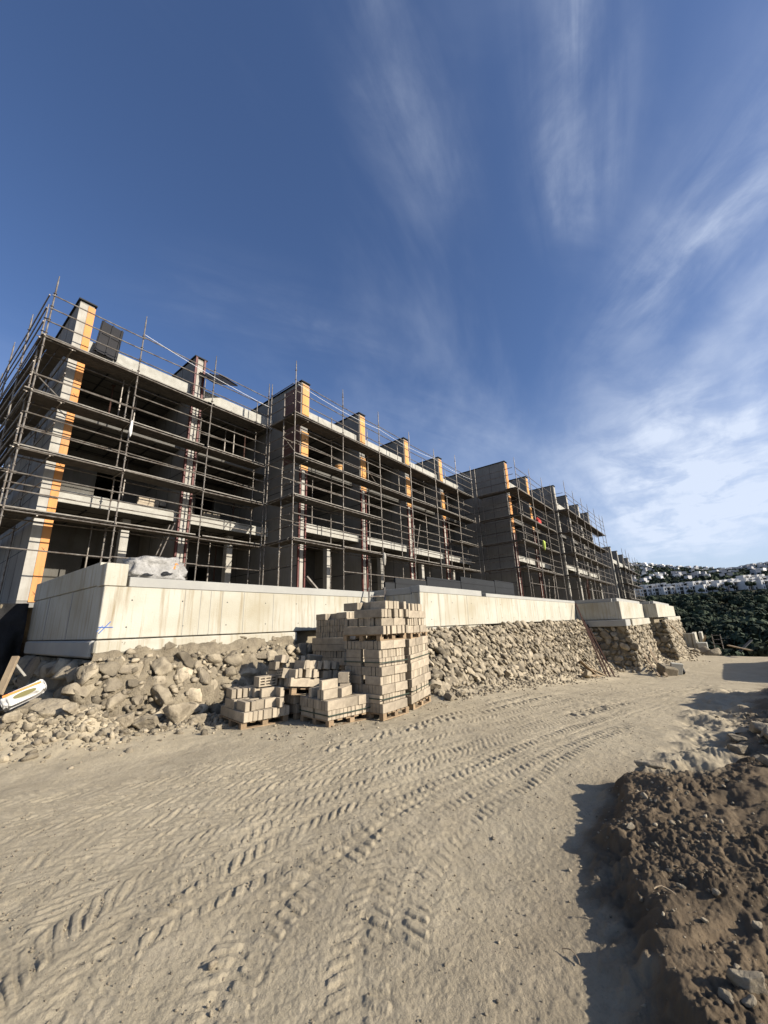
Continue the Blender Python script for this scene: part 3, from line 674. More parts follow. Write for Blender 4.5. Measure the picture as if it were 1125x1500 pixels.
scaffold('small far scaffold on the lowest bay group beside the hillside', [
    ([(57.4, 7.65), (60, 7.65), (62.6, 7.65), (65.2, 7.65), (67.8, 7.65), (70.4, 7.65)], (0, 1), .85)], dz=-3.2, ros=False)
# ladders and stored planks on the decks
def ladder(x, y, z0, z1, dx, label):
    t = thing('ladder', (x, y, z0), label, 'ladder')
    for s in (0, .4): MB().tube((x, y + s, z0), (x + dx, y + s, z1), .02, 6).build('stile', M['tube'], t)
    n = int((z1 - z0) / .28)
    for k in range(1, n): MB().tube((x + dx * k / n, y, z0 + (z1 - z0) * k / n), (x + dx * k / n, y + .4, z0 + (z1 - z0) * k / n), .014, 5).build('rung', M['tube'], t)
ladder(5.4, 14.95, .9, 3.9, .9, 'steel ladder on the lowest lift of the left scaffold')
ladder(19.0, 12.9, 3.52, 5.8, .7, 'steel ladder between two decks among the yellow wall ends')
ladder(33.2, 9.6, .9, 3.9, .8, 'steel ladder at the foot of the scaffold by the wide side wall')
for k, (x, y, z, ln, lab) in enumerate([(5.0, 14.9, 9.16, 1.6, 'few planks left on the top deck of the left scaffold'), (8.0, 14.85, 5.40, 1.9, 'planks left on the second deck before the left recess'), (14.0, 12.8, 3.54, 2.0, 'planks left on the lowest deck among yellow wall ends'), (22.0, 12.8, 7.22, 1.8, 'planks left on the third deck near the last yellow wall end')]):
    t = thing('plank_stack', (x, y, z), lab, 'planks')
    for q in range(3): MB().bar((x + .1 * q, y + .12 * q, z + .035 * (q % 2)), (x + ln - .07 * q, y + .12 * q + .05, z + .035 * (q % 2)), .11, .032).build('plank', M['timber'], t)
# cables, panels, cloths on the building
def cable(pts, label, sag=.25):
    b = MB()
    for a, c in zip(pts[:-1], pts[1:]):
        a = Vector(a); c = Vector(c); q = []
        for k in range(9):
            u = k / 8; p = a.lerp(c, u); p.z -= sag * 4 * u * (1 - u); q.append(p)
        b.path(q, .009, 5)
    o = b.build('cable', M['cable'], loc=pts[0]); return tag(o, label, 'cable')
cable([(4.3, 14.55, 10.75), (9.83, 14.5, 10.1)], 'thin white cable sagging along the top rail of the left scaffold', .1)
cable([(9.86, 12.5, 10.5), (15.6, 12.5, 10.45), (21.25, 12.5, 10.5), (26.75, 12.5, 10.5)], 'thin white cable strung along the scaffold of the yellow wall ends', .15)
def panel(name, c, size, rot, m, label, cat, rib=None):
    mt = Euler(rot).to_matrix(); t = thing(name, c, label, cat)
    MB().obox(c, size, mt).build('sheet', m, t, bevel=.006)
    b = MB()
    for k in (-1, 0, 1):
        b.obox(Vector(c) + mt @ Vector((k * size[0] * .42, -size[1] / 2 - .018, 0)), (.05, .034, size[2]), mt)
    b.obox(Vector(c) + mt @ Vector((0, -size[1] / 2 - .012, size[2] * .1)), (size[0] * .8, .022, .05), mt)
    b.build('rib', rib or m, t); return t
panel('shuttering_board', (3.55, 15.9, 10.75), (.75, .05, 1.7), (R(-14), R(6), 0), M['black'], 'black formwork panel leaning upright behind the left orange wall end', 'formwork panel')
panel('shuttering_board', (7.7, 15.5, 11.0), (1.3, .05, 1.15), (R(-48), R(-24), R(8)), M['black'], 'tilted dark formwork panel resting by the second wall end at the roof edge', 'formwork panel')
panel('shuttering_board', (37.4, 8.0, 2.0), (.9, .06, 2.5), (R(10), R(-52), R(0)), M['rust'], 'dark red formwork board propped diagonally on the far terrace', 'formwork panel')
o = None
for k, (xa, xb, h) in enumerate([(10.75, 11.3, 1.42), (11.34, 13.35, 1.60), (13.4, 16.15, 1.78), (16.2, 19.8, 1.98), (19.85, 22.4, 2.05)]):
    t = thing('formwork_stack', ((xa + xb) / 2, 8.75, .86), ['end slate grey form panel beside the corner of the middle retaining wall', 'second slate grey form panel from the left on the terrace edge', 'third slate grey form panel from the left on the terrace edge', 'longest slate grey form panel on the terrace edge', 'rightmost slate grey form panel on the terrace edge'][k], 'formwork panel')
    MB().box(xa, xb, 8.6, 8.68, .88, h).build('sheet', M['slate'], t, bevel=.01)
    b = MB()
    for z in np.arange(1.1, h, .3): b.box(xa + .02, xb - .02, 8.59, 8.60, z, z + .02)
    b.build('seam', M['black'], t)
    b = MB(); b.bar((xa + .2, 8.69, h - .1), (xa + .2, 9.3, .87), .06, .06); b.bar((xb - .2, 8.69, h - .1), (xb - .2, 9.3, .87), .06, .06); b.build('prop', M['timber'], t)
def cloth(name, c, size, m, seed, label, cat):
    V, F = ICO[3]; V = V.copy(); V = V * (1 + .25 * fbm(V[:, 0] * 2 + seed, V[:, 1] * 2 + V[:, 2], seed, 3))[:, None]
    o = np_mesh(name, V * np.array(size) + np.array(c), F, m, loc=c); return tag(o, label, cat)
cloth('cloth_bundle', (31.6, 9.55, 7.5), (.32, .2, .30), M['red'], 3, 'unidentified red shape at the upper scaffold deck, built as a cloth bundle', 'cloth')  # red and lime shapes are unidentified, modelled as cloth
cloth('cloth_bundle', (30.9, 9.12, 5.45), (.10, .1, .35), M['lime'], 4, 'unidentified lime green shape at the middle scaffold deck, built as cloth', 'cloth')
cloth('cloth_bundle', (15.62, 12.5, 3.2), (.09, .09, .33), M['pale'], 5, 'pale rag tied to a scaffold pole between yellow wall ends', 'cloth')
cloth('cloth_bundle', (4.3, 14.52, 6.85), (.05, .05, .32), M['white'], 6, 'white rag tied to the second pole of the left scaffold', 'cloth')
t = thing('bucket', (12.9, 13.0, 7.25), 'small tan bucket standing on the scaffold deck by the first yellow wall end', 'bucket')
MB().tube((12.9, 13.0, 7.22), (12.9, 13.0, 7.62), .14, 14, .19).build('body', M['yellow'], t)
MB().tube((12.9, 13.0, 7.60), (12.9, 13.0, 7.635), .2, 14).build('rim', M['timber'], t)

# black sheeting and dark debris under the left scaffold
g = np.random.default_rng(8)
nu, nv = 90, 50; uu, vv = np.meshgrid(np.linspace(0, 1, nu), np.linspace(0, 1, nv), indexing='ij')
x = -5 + 7.45 * uu; z = -1.6 + 2.45 * vv; y = 13.4 + .5 * vv + .16 * fbm(uu * 26, vv * 2.2, 4, 4) + .1 * (1 - vv)
i = np.arange(nu - 1)[:, None] * nv; j = np.arange(nv - 1)
tag(np_mesh('tarpaulin', np.stack([x, y, z], -1).reshape(-1, 3), np.stack([i + j, i + nv + j, i + nv + j + 1, i + j + 1], -1).reshape(-1, 4), M['tarp'], loc=(-1, 13.5, -1.6)), 'black waterproof sheeting hung in folds below the left scaffold', 'tarpaulin')
slab_poly('earth_bank', [(-30, 14.1), (2.46, 14.1), (2.46, 40), (-30, 40)], -1.6, .83, M['rubble'], 'earth bank under the left scaffold')
def plank(a, b, w, t, m, label, cat='plank', name='plank'):
    o = MB().bar(a, b, w, t).build(name, m, loc=tuple(a), bevel=.004); return tag(o, label, cat)
plank((1.44, 9.0, -.86), (1.58, 9.15, -.30), .10, .05, M['timber'], 'thick yellow timber leaning behind the white cement bag')
plank((1.60, 9.2, -.42), (1.74, 9.1, -.62), .05, .02, M['pale'], 'short pale batten beside the leaning yellow timber')
plank((.9, 8.2, -1.05), (1.62, 8.45, -.86), .09, .03, M['timber'], 'grey timber lath under the white cement bag')
b = MB(); b.tube((1.75, 9.3, -.7), (2.05, 10.2, -.45), .09, 10); tag(b.build('drain_pipe', M['tarp'], loc=(1.75, 9.3, -.7)), 'black pipe end behind the cement bag', 'pipe')

# cement bag
def bag(c, size, rot, label, top=M['orangeprint'], mark=M['olive']):
    t = thing('cement_bag', c, label, 'bag'); mt = np.array(Euler(rot).to_matrix())
    V, F = ICO[4]; e = .24; W = np.sign(V) * np.abs(V) ** e; W = W * (1 - .22 * (np.abs(W[:, :1]) ** 6)) if False else W
    W = W * np.array(size) / 2; W[:, 2] *= 1 - .30 * (np.abs(V[:, 0]) ** 6); W[:, 2] += .02 * np.sin(V[:, 0] * 3.0); W += .016 * fbm(V[:, 0] * 4, V[:, 1] * 4 + V[:, 2] * 3, 6, 3)[:, None]
    np_mesh('sack', W @ mt.T + np.array(c), F, M['white'], parent=t)
    def patch(u0, u1, v0, v1, m, name, off, oval=False):
        nu, nv = 16, 8; P = []
        for a in np.linspace(-1, 1, nu):
            for q in np.linspace(-1, 1, nv):
                s = math.sqrt(max(0, 1 - a * a)) if oval else 1
                P.append(((u0 + u1) / 2 + a * (u1 - u0) / 2, off, (v0 + v1) / 2 + q * s * (v1 - v0) / 2))
        P = np.array(P) * np.array(size) @ mt.T + np.array(c); i = np.arange(nu - 1)[:, None] * nv; j = np.arange(nv - 1)
        np_mesh(name, P, np.stack([i + j, i + nv + j, i + nv + j + 1, i + j + 1], -1).reshape(-1, 4), m, parent=t, smooth=False)
    patch(-.44, .44, .22, .40, top, 'printed_band', -.545); patch(-.25, .30, -.28, .12, mark, 'printed_oval', -.545, True)
    return t
bag((1.56, 8.02, -.80), (.48, .26, .17), (R(-18), R(-22), R(-8)), 'white cement bag with orange band and olive oval on the left boulders')
# sack pile under plastic on wall 1
t = thing('sack_pile', (3.55, 9.3, 1.06), 'pile of sacks under clear white plastic on the left retaining wall', 'sack pile')
V, F = ICO[4]; W = np.sign(V) * np.abs(V) ** np.array([.5, .5, .55]); W = W * np.array([.56, .38, .27]); W[:, 0] *= 1 + .10 * (W[:, 2] < 0)
k = fbm(V[:, 0] * 3.2 + 7, V[:, 1] * 2 + V[:, 2] * 4.5, 12, 4); W += V * (.06 * k)[:, None]; W[:, 2] = np.maximum(W[:, 2], -.22)
np_mesh('plastic_sheet', W + np.array([3.58, 9.32, 1.30]), F, M['plastic'], parent=t)
W2 = W * np.array([.35, .6, .45]); W2[:, 2] = np.maximum(W2[:, 2], -.12); np_mesh('plastic_sheet', W2 + np.array([3.02, 9.33, 1.19]), F, M['plastic'], parent=t)
def patch3(c, w, h, m, name):
    nu, nv = 10, 6; P = []
    for a in np.linspace(-1, 1, nu):
        for q in np.linspace(-1, 1, nv):
            P.append((c[0] + a * w / 2 * (1 - .15 * q * q) + .02 * q, c[1] + .02 * math.sin(a * 3) + .05 * max(0, q) , c[2] + q * h / 2 * (1 - .3 * a * a)))
    i = np.arange(nu - 1)[:, None] * nv; j = np.arange(nv - 1)
    np_mesh(name, P, np.stack([i + j, i + nv + j, i + nv + j + 1, i + j + 1], -1).reshape(-1, 4), m, parent=t)
patch3((3.90, 8.93, 1.38), .10, .15, M['orangeprint'], 'printed_patch'); patch3((3.72, 8.90, 1.21), .22, .09, M['slate'], 'printed_patch'); patch3((3.35, 8.905, 1.16), .2, .06, M['slate'], 'printed_patch')

# steel frame leaning, rusty bars, planks, debris
t = thing('access_frame', (9.6, 8.0, -.2), 'short grey steel ladder frame leaning in the corner of the middle wall', 'ladder')
A = Vector((9.25, 8.1, -.6)); Bv = Vector((9.78, 8.5, 1.16)); A2 = Vector((9.75, 7.85, -.6)); B2 = Vector((10.28, 8.25, 1.18))
MB().bar(A, Bv, .05, .035).build('stile', M['tube'], t); MB().bar(A2, B2, .05, .035).build('stile', M['tube'], t)
for u in (.18, .40, .62, .84): MB().bar(A.lerp(Bv, u), A2.lerp(B2, u), .035, .03).build('rung', M['tube'], t)
for k, (a, c, r, lb) in enumerate([((23.4, 4.8, -3.0), (27.4, 6.7, .9), .03, 'upper long rusty steel bar leaning on the middle stone wall end'), ((23.9, 4.75, -3.0), (27.6, 6.45, -.1), .03, 'thick rusty bar leaning beside the long one at the wall end'), ((24.6, 4.7, -3.0), (27.75, 6.3, -.4), .025, 'shorter rusty bar leaning against the shaded buttress corner')]):
    tag(MB().bar(a, c, r * 2.4, r * 1.6).build('steel_bar', M['rust'], loc=a), lb, 'steel bar')
g = np.random.default_rng(77)
for k in range(7):
    x = 22.3 + g.uniform(0, 1.5); y = 4.85 + g.uniform(0, .25)
    plank((x, y, -2.98 + .05 * k), (x - .3 + g.normal() * .25 - .5, y + .6, -2.0 - .1 * k + g.normal() * .1), .17, .04, M['timber'], 'pale split plank in the heap leaning at the foot of the middle stone wall', name='plank')
    COL.objects[-1]['group'] = 'planks in the heap at the stone wall'
plank((26.2, 2.6, -3.02), (33.3, 4.0, -2.1), .12, .06, M['timber'], 'long pale batten lying against the foot of the buttress')
plank((26.0, 2.9, -3.02), (31.0, 4.1, -2.2), .10, .05, M['timber'], 'second thin batten lying beside the long pale batten')
plank((39.6, 3.25, -.40), (43.5, 2.6, -1.75), .1, .06, M['timber'], 'pale batten leaning on the face of the farthest buttress')
t = thing('concrete_chunk', (27.6, 2.4, -3.05), 'broken dark concrete box lying by the road before the buttress', 'concrete debris')
MB().obox((27.3, 2.65, -2.9), (.8, .7, .6), Euler((R(12), R(-14), R(30))).to_matrix()).build('slab', M['rubble'], t, bevel=.05)
MB().obox((27.55, 2.25, -2.85), (.14, .6, .75), Euler((R(8), R(-16), R(30))).to_matrix()).build('edge_face', M['slab'], t, bevel=.02)
MB().obox((28.0, 2.2, -2.9), (.5, .5, .5), Euler((R(-15), R(20), R(10))).to_matrix()).build('slab', M['slate'], t, bevel=.05)
# twigs
for k, (x, y, a) in enumerate([(2.42, .83, .5), (2.9, .45, 1.2), (1.95, .78, 2.2)]):
    z = gz(x, y) + .012; b = MB(); p = Vector((x, y, z)); q = [p.copy()]
    for i in range(5):
        p = p + Vector((.022 * math.cos(a + .35 * i), .022 * math.sin(a + .35 * i), .006 if i < 3 else -.004)); q.append(p.copy())
    b.path(q, .0028, 5); tag(b.build('twig', M['timber'], loc=tuple(q[0])), ['dry pale twig at the edge of the spoil mound shadow', 'dry twig on top of the brown spoil mound', 'thin dry twig on the dusty road near the mound'][k], 'twig')
# leaning board and scaffold scraps on terrace behind wall 1
plank((8.1, 9.6, 1.52), (8.55, 9.5, 1.06), .16, .05, M['tube'], 'grey metal board leaning behind the left retaining wall')
plank((9.0, 9.5, 1.10), (10.0, 9.7, 1.12), .14, .05, M['timber'], 'flat timber lying on the terrace edge by the corner')
# far low wall ends beside the road end
t = thing('garden_wall', (49, 1.6, -3.2), 'small white broken wall with steps beyond the last buttress', 'wall')
MB().box(49.5, 53.5, 1.95, 2.25, -3.3, -1.75).build('panel', M['concrete'], t, bevel=.03); MB().box(49.6, 49.9, 2.26, 3.4, -3.3, -1.75).build('panel', M['concrete'], t, bevel=.03)
MB().box(49.0, 50.6, 1.2, 1.93, -3.3, -2.6).build('step', M['slab'], t, bevel=.03); MB().obox((51, 1.35, -2.35), (2.4, .12, .2), Euler((0, R(16), R(8))).to_matrix()).build('beam', M['timber'], t)
t = thing('garden_wall', (56, 1.2, -4), 'farther white wall stub behind the broken steps', 'wall')
MB().box(56, 59.5, 1.6, 1.9, -5, -1.9).build('panel', M['concrete'], t, bevel=.03)
t = thing('rack', (53, .4, -3.2), 'small steel rack standing by the road end', 'rack')
for y in (0.1, .75): MB().tube((53, y, -3.4), (53, y, -2.0), .04, 6).build('post', M['tube'], t)
for z in (-2.9, -2.5, -2.1): MB().tube((53, .05, z), (53, .8, z), .035, 6).build('rung', M['tube'], t)
boulder(46, .75, .6, 'big pale boulder at the road end before the wooded valley', None, 60, sub=3, flat=.75)
boulder(47, 1.6, .8, 'rubble boulder below the broken white wall', None, 61, sub=3, flat=.6)
for k in range(9): boulder(44.5 + g.uniform(0, 5), 1.2 + g.uniform(0, 1.4), .2 + .2 * g.uniform(), 'rubble stone below the broken white wall', 'rubble stones at the road end', 70 + k, sub=2, flat=.7)
plank((44, -1.6, -2.9), (48, -.3, -2.75), .2, .08, M['timber'], 'long plank lying at the road end before the valley')
plank((45, -.9, -3.05), (47.5, -1.9, -2.3), .2, .08, M['slate'], 'dark plank leaning over the long plank at the road end')

# ------------------------------------------------------------------ pallets of blocks
BL, BT, BH = .375, .080, .150
def block_mesh(name, L, T, H, hollow=False):
    bm = bmesh.new(); bmesh.ops.create_cube(bm, size=1)
    for v in bm.verts: v.co = Vector((v.co.x * L, v.co.y * T, v.co.z * H))
    bmesh.ops.bevel(bm, geom=list(bm.edges), offset=.005, segments=1, affect='EDGES')
    if hollow:
        bm.free(); bm = bmesh.new(); nx, nz = 3, 3; ex = .03; ez = .026
        xs = [-L / 2]; zs = [-H / 2]
        cw = (L - ex * (nx + 1)) / nx; ch = (H - ez * (nz + 1)) / nz
        for k in range(nx): xs += [xs[-1] + ex]; xs += [xs[-1] + cw]
        xs += [L / 2]
        for k in range(nz): zs += [zs[-1] + ez]; zs += [zs[-1] + ch]
        zs += [H / 2]
        for sy in (-1, 1):
            vs = [[bm.verts.new((x, sy * T / 2, z)) for z in zs] for x in xs]
            for a in range(len(xs) - 1):
                for c in range(len(zs) - 1):
                    q = [vs[a][c], vs[a + 1][c], vs[a + 1][c + 1], vs[a][c + 1]]
                    if a % 2 and c % 2:
                        w = [bm.verts.new((p.co.x, sy * T * .08, p.co.z)) for p in q]
                        for e in range(4): bm.faces.new([q[e], q[(e + 1) % 4], w[(e + 1) % 4], w[e]])
                        bm.faces.new(w)
                    else: bm.faces.new(q)
        for x in (-L / 2, L / 2): bm.faces.new([bm.verts.new((x, sy * T / 2, sz * H / 2)) for sy, sz in ((-1, -1), (1, -1), (1, 1), (-1, 1))])
        for z in (-H / 2, H / 2): bm.faces.new([bm.verts.new((sx * L / 2, sy * T / 2, z)) for sx, sy in ((-1, -1), (1, -1), (1, 1), (-1, 1))])
        bmesh.ops.remove_doubles(bm, verts=bm.verts, dist=1e-5); bmesh.ops.recalc_face_normals(bm, faces=bm.faces)
    me = bpy.data.meshes.new(name); bm.to_mesh(me); bm.free(); me.materials.append(M['block']); return me
ME_B = block_mesh('concrete_block', BL, BT, BH); ME_H = block_mesh('hollow_block', BL, .19, BH + .02, True)
BLOCKS = []   # (priority, mesh, matrix, name, label, group)
def put_block(mtx, me, pri, label, group, name='concrete_block'): BLOCKS.append((pri, me, mtx.copy(), name, label, group))
def pallet(o, yaw, W, D, z, label, tilt=(0, 0)):
    mt = Matrix.Translation((o[0], o[1], z)) @ Euler((tilt[0], tilt[1], yaw)).to_matrix().to_4x4()
    t = thing('pallet', (o[0], o[1], z), label, 'pallet')
    def bx(x0, x1, y0, y1, z0, z1, nm):
        b = MB(); r = mt.to_3x3(); c = mt @ Vector(((x0 + x1) / 2, (y0 + y1) / 2, (z0 + z1) / 2)); b.obox(c, (x1 - x0, y1 - y0, z1 - z0), r); return b.build(nm, M['wood'], t)
    for k in range(3):
        y = (D - .09) * k / 2; bx(0, W, y, y + .09, .09, .108, 'top_board') if False else None
        bx(0, W, y, y + .09, 0, .018, 'bottom_board')
        for q in range(3):
            x = (W - .10) * q / 2; bx(x, x + .10, y, y + .09, .02, .09, 'block_foot')
    n = 6
    for k in range(n):
        x = (W - .1) * k / (n - 1); bx(x, x + .1, 0, D, .092, .11, 'top_board')
    return t
def stack(o, yaw, W, D, z, pat, label, where, ragged=0, tilt=(0, 0), pri=0, seed=0, strap=True, jit=.004, hollow_top=False, messy=0):
    """o: front left corner on plan; x runs along the sunny face, y away; pat: one letter per layer (E: ends face out, L: long faces out)"""
    g = np.random.default_rng(seed); base = Matrix.Translation((o[0], o[1], z)) @ Euler((tilt[0], tilt[1], yaw)).to_matrix().to_4x4(); nl = len(pat)
    for l, ch in enumerate(pat):
        zc = l * (BH + .003) + BH / 2; top = l == nl - 1
        if ch in 'El':
            nx = int(W / (BT + .003)); ny = max(1, int(round(D / BL))); cells = [((i + .5) * W / nx, (j + .5) * D / ny, math.pi / 2, i, j, nx, ny) for i in range(nx) for j in range(ny)]
        else:
            nx = max(1, int(round(W / BL))); ny = int(D / (BT + .003)); cells = [((i + .5) * W / nx, (j + .5) * D / ny, 0, i, j, nx, ny) for i in range(nx) for j in range(ny)]
        lj = g.normal(0, .006, 2)
        sx0 = 0; keep = None
        for x, y, a, i, j, nx, ny in cells:
            hid = not (j == 0 or i == 0 or top or i == nx - 1)
            if ragged and l >= nl - ragged:
                q = vnoise(np.array([x * 3.1 + seed + l * 7]), np.array([y * 2.7 + l * 3]), seed)[0]
                if q > .18 - .38 * (l - (nl - ragged)) / max(1, ragged): continue
            elif ragged and l == nl - ragged - 1: hid = False
            if hid: continue
            mj = messy * (l + 1) / nl
            m = base @ Matrix.Translation((x + lj[0] + g.normal(0, jit) + g.normal(0, .05) * mj, y + lj[1] + g.normal(0, jit * 1.5) + g.normal(0, .06) * mj, zc + .01 * mj * abs(g.normal()))) @ Euler((g.normal(0, .12) * mj, g.normal(0, .08) * mj, a + g.normal(0, .012) + g.normal(0, .22) * mj)).to_matrix().to_4x4()
            vis = 2 if j == 0 else (1.6 if i == 0 else (1.2 if top else .2))
            put_block(m, ME_B, vis * 10 + pri, 'grey brown concrete block in the ' + where, 'blocks in the ' + where)
    if strap:
        for zf, nm in ((.30, 'lower'), (.72, 'upper')):
            b = MB(); zz = max(.5, round(zf * nl)) * (BH + .003) - BH * .5; e = .012
            if nl < 3 and nm == 'upper': continue
            P4 = [(-e, -e), (W + e, -e), (W + e, D + e), (-e, D + e)]; Q4 = [(-e - .004, -e - .004), (W + e + .004, -e - .004), (W + e + .004, D + e + .004), (-e - .004, D + e + .004)]
            vs = [base @ Vector((x, y, zz + h)) for h in (-.009, .009) for L4 in (P4, Q4) for x, y in L4]
            fs = []
            for k in range(4):
                n = (k + 1) % 4; fs += [(4 + k, 4 + n, 12 + n, 12 + k), (k, 8 + k, 8 + n, n), (8 + k, 12 + k, 12 + n, 8 + n), (k, n, 4 + n, 4 + k)]
            b.add(vs, fs)
            tag(b.build('packing_strap', M['strap'], loc=tuple(base.translation)), nm + ' dark packing strap round the ' + where, 'strap')
    return base, nl * (BH + .003)
def loose(base, x, y, z, a, label, group, me=None, rx=0, pri=0, name='concrete_block'):
    put_block(base @ Matrix.Translation((x, y, z)) @ Euler((rx, 0, a)).to_matrix().to_4x4(), me or ME_B, 30 + pri, label, group, name)
PZ = .112
G0 = lambda o: gz(o[0] + .3, o[1] + .3) + .012
# P1 leftmost low pallet
o, yw = (4.14, 6.47), R(-10); z = -1.6
pallet(o, yw, .86, 1.0, z, 'wooden pallet under the leftmost low block pile')
b, h = stack(o, yw, .86, 1.0, z + PZ, 'E', '', 'leftmost low pile, bottom course', pri=8, seed=3, strap=False)
W1 = 'leftmost low pile, upper courses'; lb = 'grey brown concrete block in the ' + W1; gr = 'blocks in the ' + W1
for k in range(4): loose(b, .06 + .1 * k, .62, h + BH / 2, math.pi / 2 + .05, lb, gr)
for x, y, a in ((.1, .2, math.pi / 2), (.2, .2, math.pi / 2 + .05), (.45, .12, .1), (.42, .3, 0), (.68, .1, math.pi / 2), (.62, .1, 0.02), (.62, .22, 0), (.66, .5, 0), (.3, .5, .1)): loose(b, x, y, h + BH / 2, a, lb, gr)
for k in range(5): loose(b, .08 + .098 * k, .72 - .02 * k, h * 2 + BH / 2 + .004, math.pi / 2 - .12, lb, gr)
for x, y, a in ((.62, .25, 0), (.55, .42, .1), (.74, .2, 1.55)): loose(b, x, y, h * 2 + BH / 2 + .002, a, lb, gr)
loose(b, .60, .42, h * 3 + .1, .08, 'hollow slotted block on top of the leftmost low pile', None, ME_H, rx=0, name='hollow_block')
# P2 front centre low pallet
o, yw = (5.02, 5.30), R(-7); z = -1.61
pallet(o, yw, 1.0, .86, z, 'wooden pallet under the low strapped pile in front')
b, h = stack(o, yw, 1.0, .86, z + PZ, 'EL', '', 'low front pile with straps', pri=9, seed=5)
W2 = 'low front pile, loose on top'; lb = 'grey brown concrete block in the ' + W2; gr = 'blocks in the ' + W2
for x, y, zz, a in ((.18, .2, 0, .05), (.2, .32, 0, 0), (.18, .26, 1, .1), (.5, .2, 0, .4), (.52, .3, 0, .3), (.55, .55, 0, 1.2), (.8, .5, 0, 0), (.2, .6, 0, .1)): loose(b, x, y, h + BH / 2 + zz * BH, a, lb, gr)
loose(b, .68, .42, h + .1, .9, 'lower hollow slotted block on the low front pile', None, ME_H, name='hollow_block')
loose(b, .69, .44, h + .285, .75, 'upper hollow slotted block on the low front pile', None, ME_H, name='hollow_block')
# S1 tall centre stack
o, yw = (5.92, 4.88), R(0); z = -1.615
pallet(o, yw, .77, .93, z, 'wooden pallet at the base of the tallest block stack')
b, h = stack(o, yw, .77, .93, z + PZ, 'LELELEEL', '', 'tallest stack, lower strapped pack', pri=9, seed=7)
pallet((o[0] + .0, o[1] + .02), yw, .82, .95, z + PZ + h, 'wooden pallet in the middle of the tallest block stack')
b, h2 = stack((o[0] - .02, o[1] - .02), yw, .82, .95, z + PZ * 2 + h, 'ELEE', '', 'tallest stack, ragged upper pack', ragged=2, pri=8, seed=8, strap=False, jit=.01)
# S2 right stack
o, yw = (6.98, 4.98), R(12); z = -1.63
pallet(o, yw, .98, .85, z, 'wooden pallet at the base of the right hand block stack')
b, h = stack(o, yw, .98, .85, z + PZ, 'LELELLEL', '', 'right hand stack, lower strapped pack', pri=8, seed=9, tilt=(R(1.5), R(-2)))
pallet((o[0] + .03, o[1]), yw, .94, .85, z + PZ + h, 'wooden pallet in the middle of the right hand block stack')
b, h2 = stack((o[0] + .03, o[1] + .02), yw, .94, .85, z + PZ * 2 + h, 'LELE', '', 'right hand stack, ragged upper pack', ragged=2, pri=7, seed=12, strap=False, jit=.01)
# S3 rear stack
o, yw = (7.12, 6.95), R(3); z = -1.60
pallet(o, yw, .85, 1.05, z, 'wooden pallet at the base of the rear block stack')
b, h = stack(o, yw, .85, 1.05, z + PZ, 'LEE', '', 'rear stack, lowest pack', pri=3, seed=13, strap=False)
z2 = z + PZ + h + .05
pallet((o[0] - .12, o[1] - .05), yw, .85, 1.05, z2, 'second wooden pallet up in the rear block stack')
b, h = stack((o[0] - .12, o[1] - .05), yw, .85, 1.05, z2 + PZ, 'ELEE', '', 'rear stack, middle pack', pri=6, seed=14, strap=False)
z3 = z2 + PZ + h - .17
pallet((o[0] + .02, o[1]), R(-2), .85, 1.15, z3 + .04, 'top wooden pallet in the rear block stack', tilt=(R(-1), R(1)))
b, h = stack((o[0] + .02, o[1]), R(-2), .85, 1.15, z3 + .04 + PZ, 'LLLl', '', 'rear stack, top pack', ragged=1, pri=6, seed=19, strap=False, tilt=(R(-1), R(1)))
W3 = 'rear stack, topmost few'; lb = 'grey brown concrete block in the ' + W3
for k in range(4): loose(b, .5 + .1 * k, .55, h - BH * .5 + BH * .0, math.pi / 2, lb, 'blocks in the ' + W3)
# P3 collapsed pile
o, yw = (5.12, 6.27), R(-4); z = -1.60
pallet(o, yw, .95, .95, z, 'wooden pallet under the collapsed block pile')
b, h = stack(o, yw, .95, .95, z + PZ, 'EL', '', 'collapsed pile, bottom pack', pri=4, seed=21, strap=False)
pallet((o[0] - .18, o[1] - .08), R(-10), 1.0, .95, z + PZ + h + .03, 'tilted wooden pallet inside the collapsed block pile', tilt=(R(-5), R(7)))
b, h2 = stack((o[0] - .16, o[1] - .05), R(-10), 1.05, .95, z + PZ * 2 + h + .05, 'LEE', '', 'collapsed pile, tumbled upper courses', ragged=1, pri=7, seed=23, strap=False, tilt=(R(-5), R(7)), messy=.6, jit=.01)
W4 = 'collapsed pile, tumbled upper courses'; lb = 'grey brown concrete block in the ' + W4; gr = 'blocks in the ' + W4
for x, y, zz, a, rx in ((.1, .75, h2 + .05, 1.5, .1), (.2, .78, h2 + .05, 1.45, 0), (.75, .5, h2 + .08, .2, .3), (.6, .62, h2 + .05, .8, .1), (.9, .3, h2 * .7, .1, .1), (.5, .3, h2 * .75, .1, .0)): loose(b, x, y, zz, a, lb, gr, rx=rx)
loose(b, .02, .35, h2 * .5, 1.4, 'hollow slotted block at the shaded side of the collapsed pile', None, ME_H, rx=.1, name='hollow_block')
# link blocks: the 285 that show largest as objects, the rest as one
BLOCKS.sort(key=lambda q: -q[0])
for pri, me, mt, nm, lb, gr in BLOCKS[:290]:
    ob = bpy.data.objects.new(nm, me); COL.objects.link(ob); ob.matrix_world = mt; tag(ob, lb, 'concrete block', gr)
bm = bmesh.new()
for pri, me, mt, nm, lb, gr in BLOCKS[290:]:
    n0 = len(bm.verts); bm.from_mesh(me); bm.verts.ensure_lookup_table(); bmesh.ops.transform(bm, matrix=mt, verts=bm.verts[n0:])
me = bpy.data.meshes.new('remaining_blocks'); bm.to_mesh(me); bm.free(); me.materials.append(M['block'])
ob = bpy.data.objects.new('remaining_blocks', me); COL.objects.link(ob); tag(ob, 'remaining concrete blocks hidden behind and inside the stacks', 'concrete block', kind='stuff')
print('blocks', len(BLOCKS))

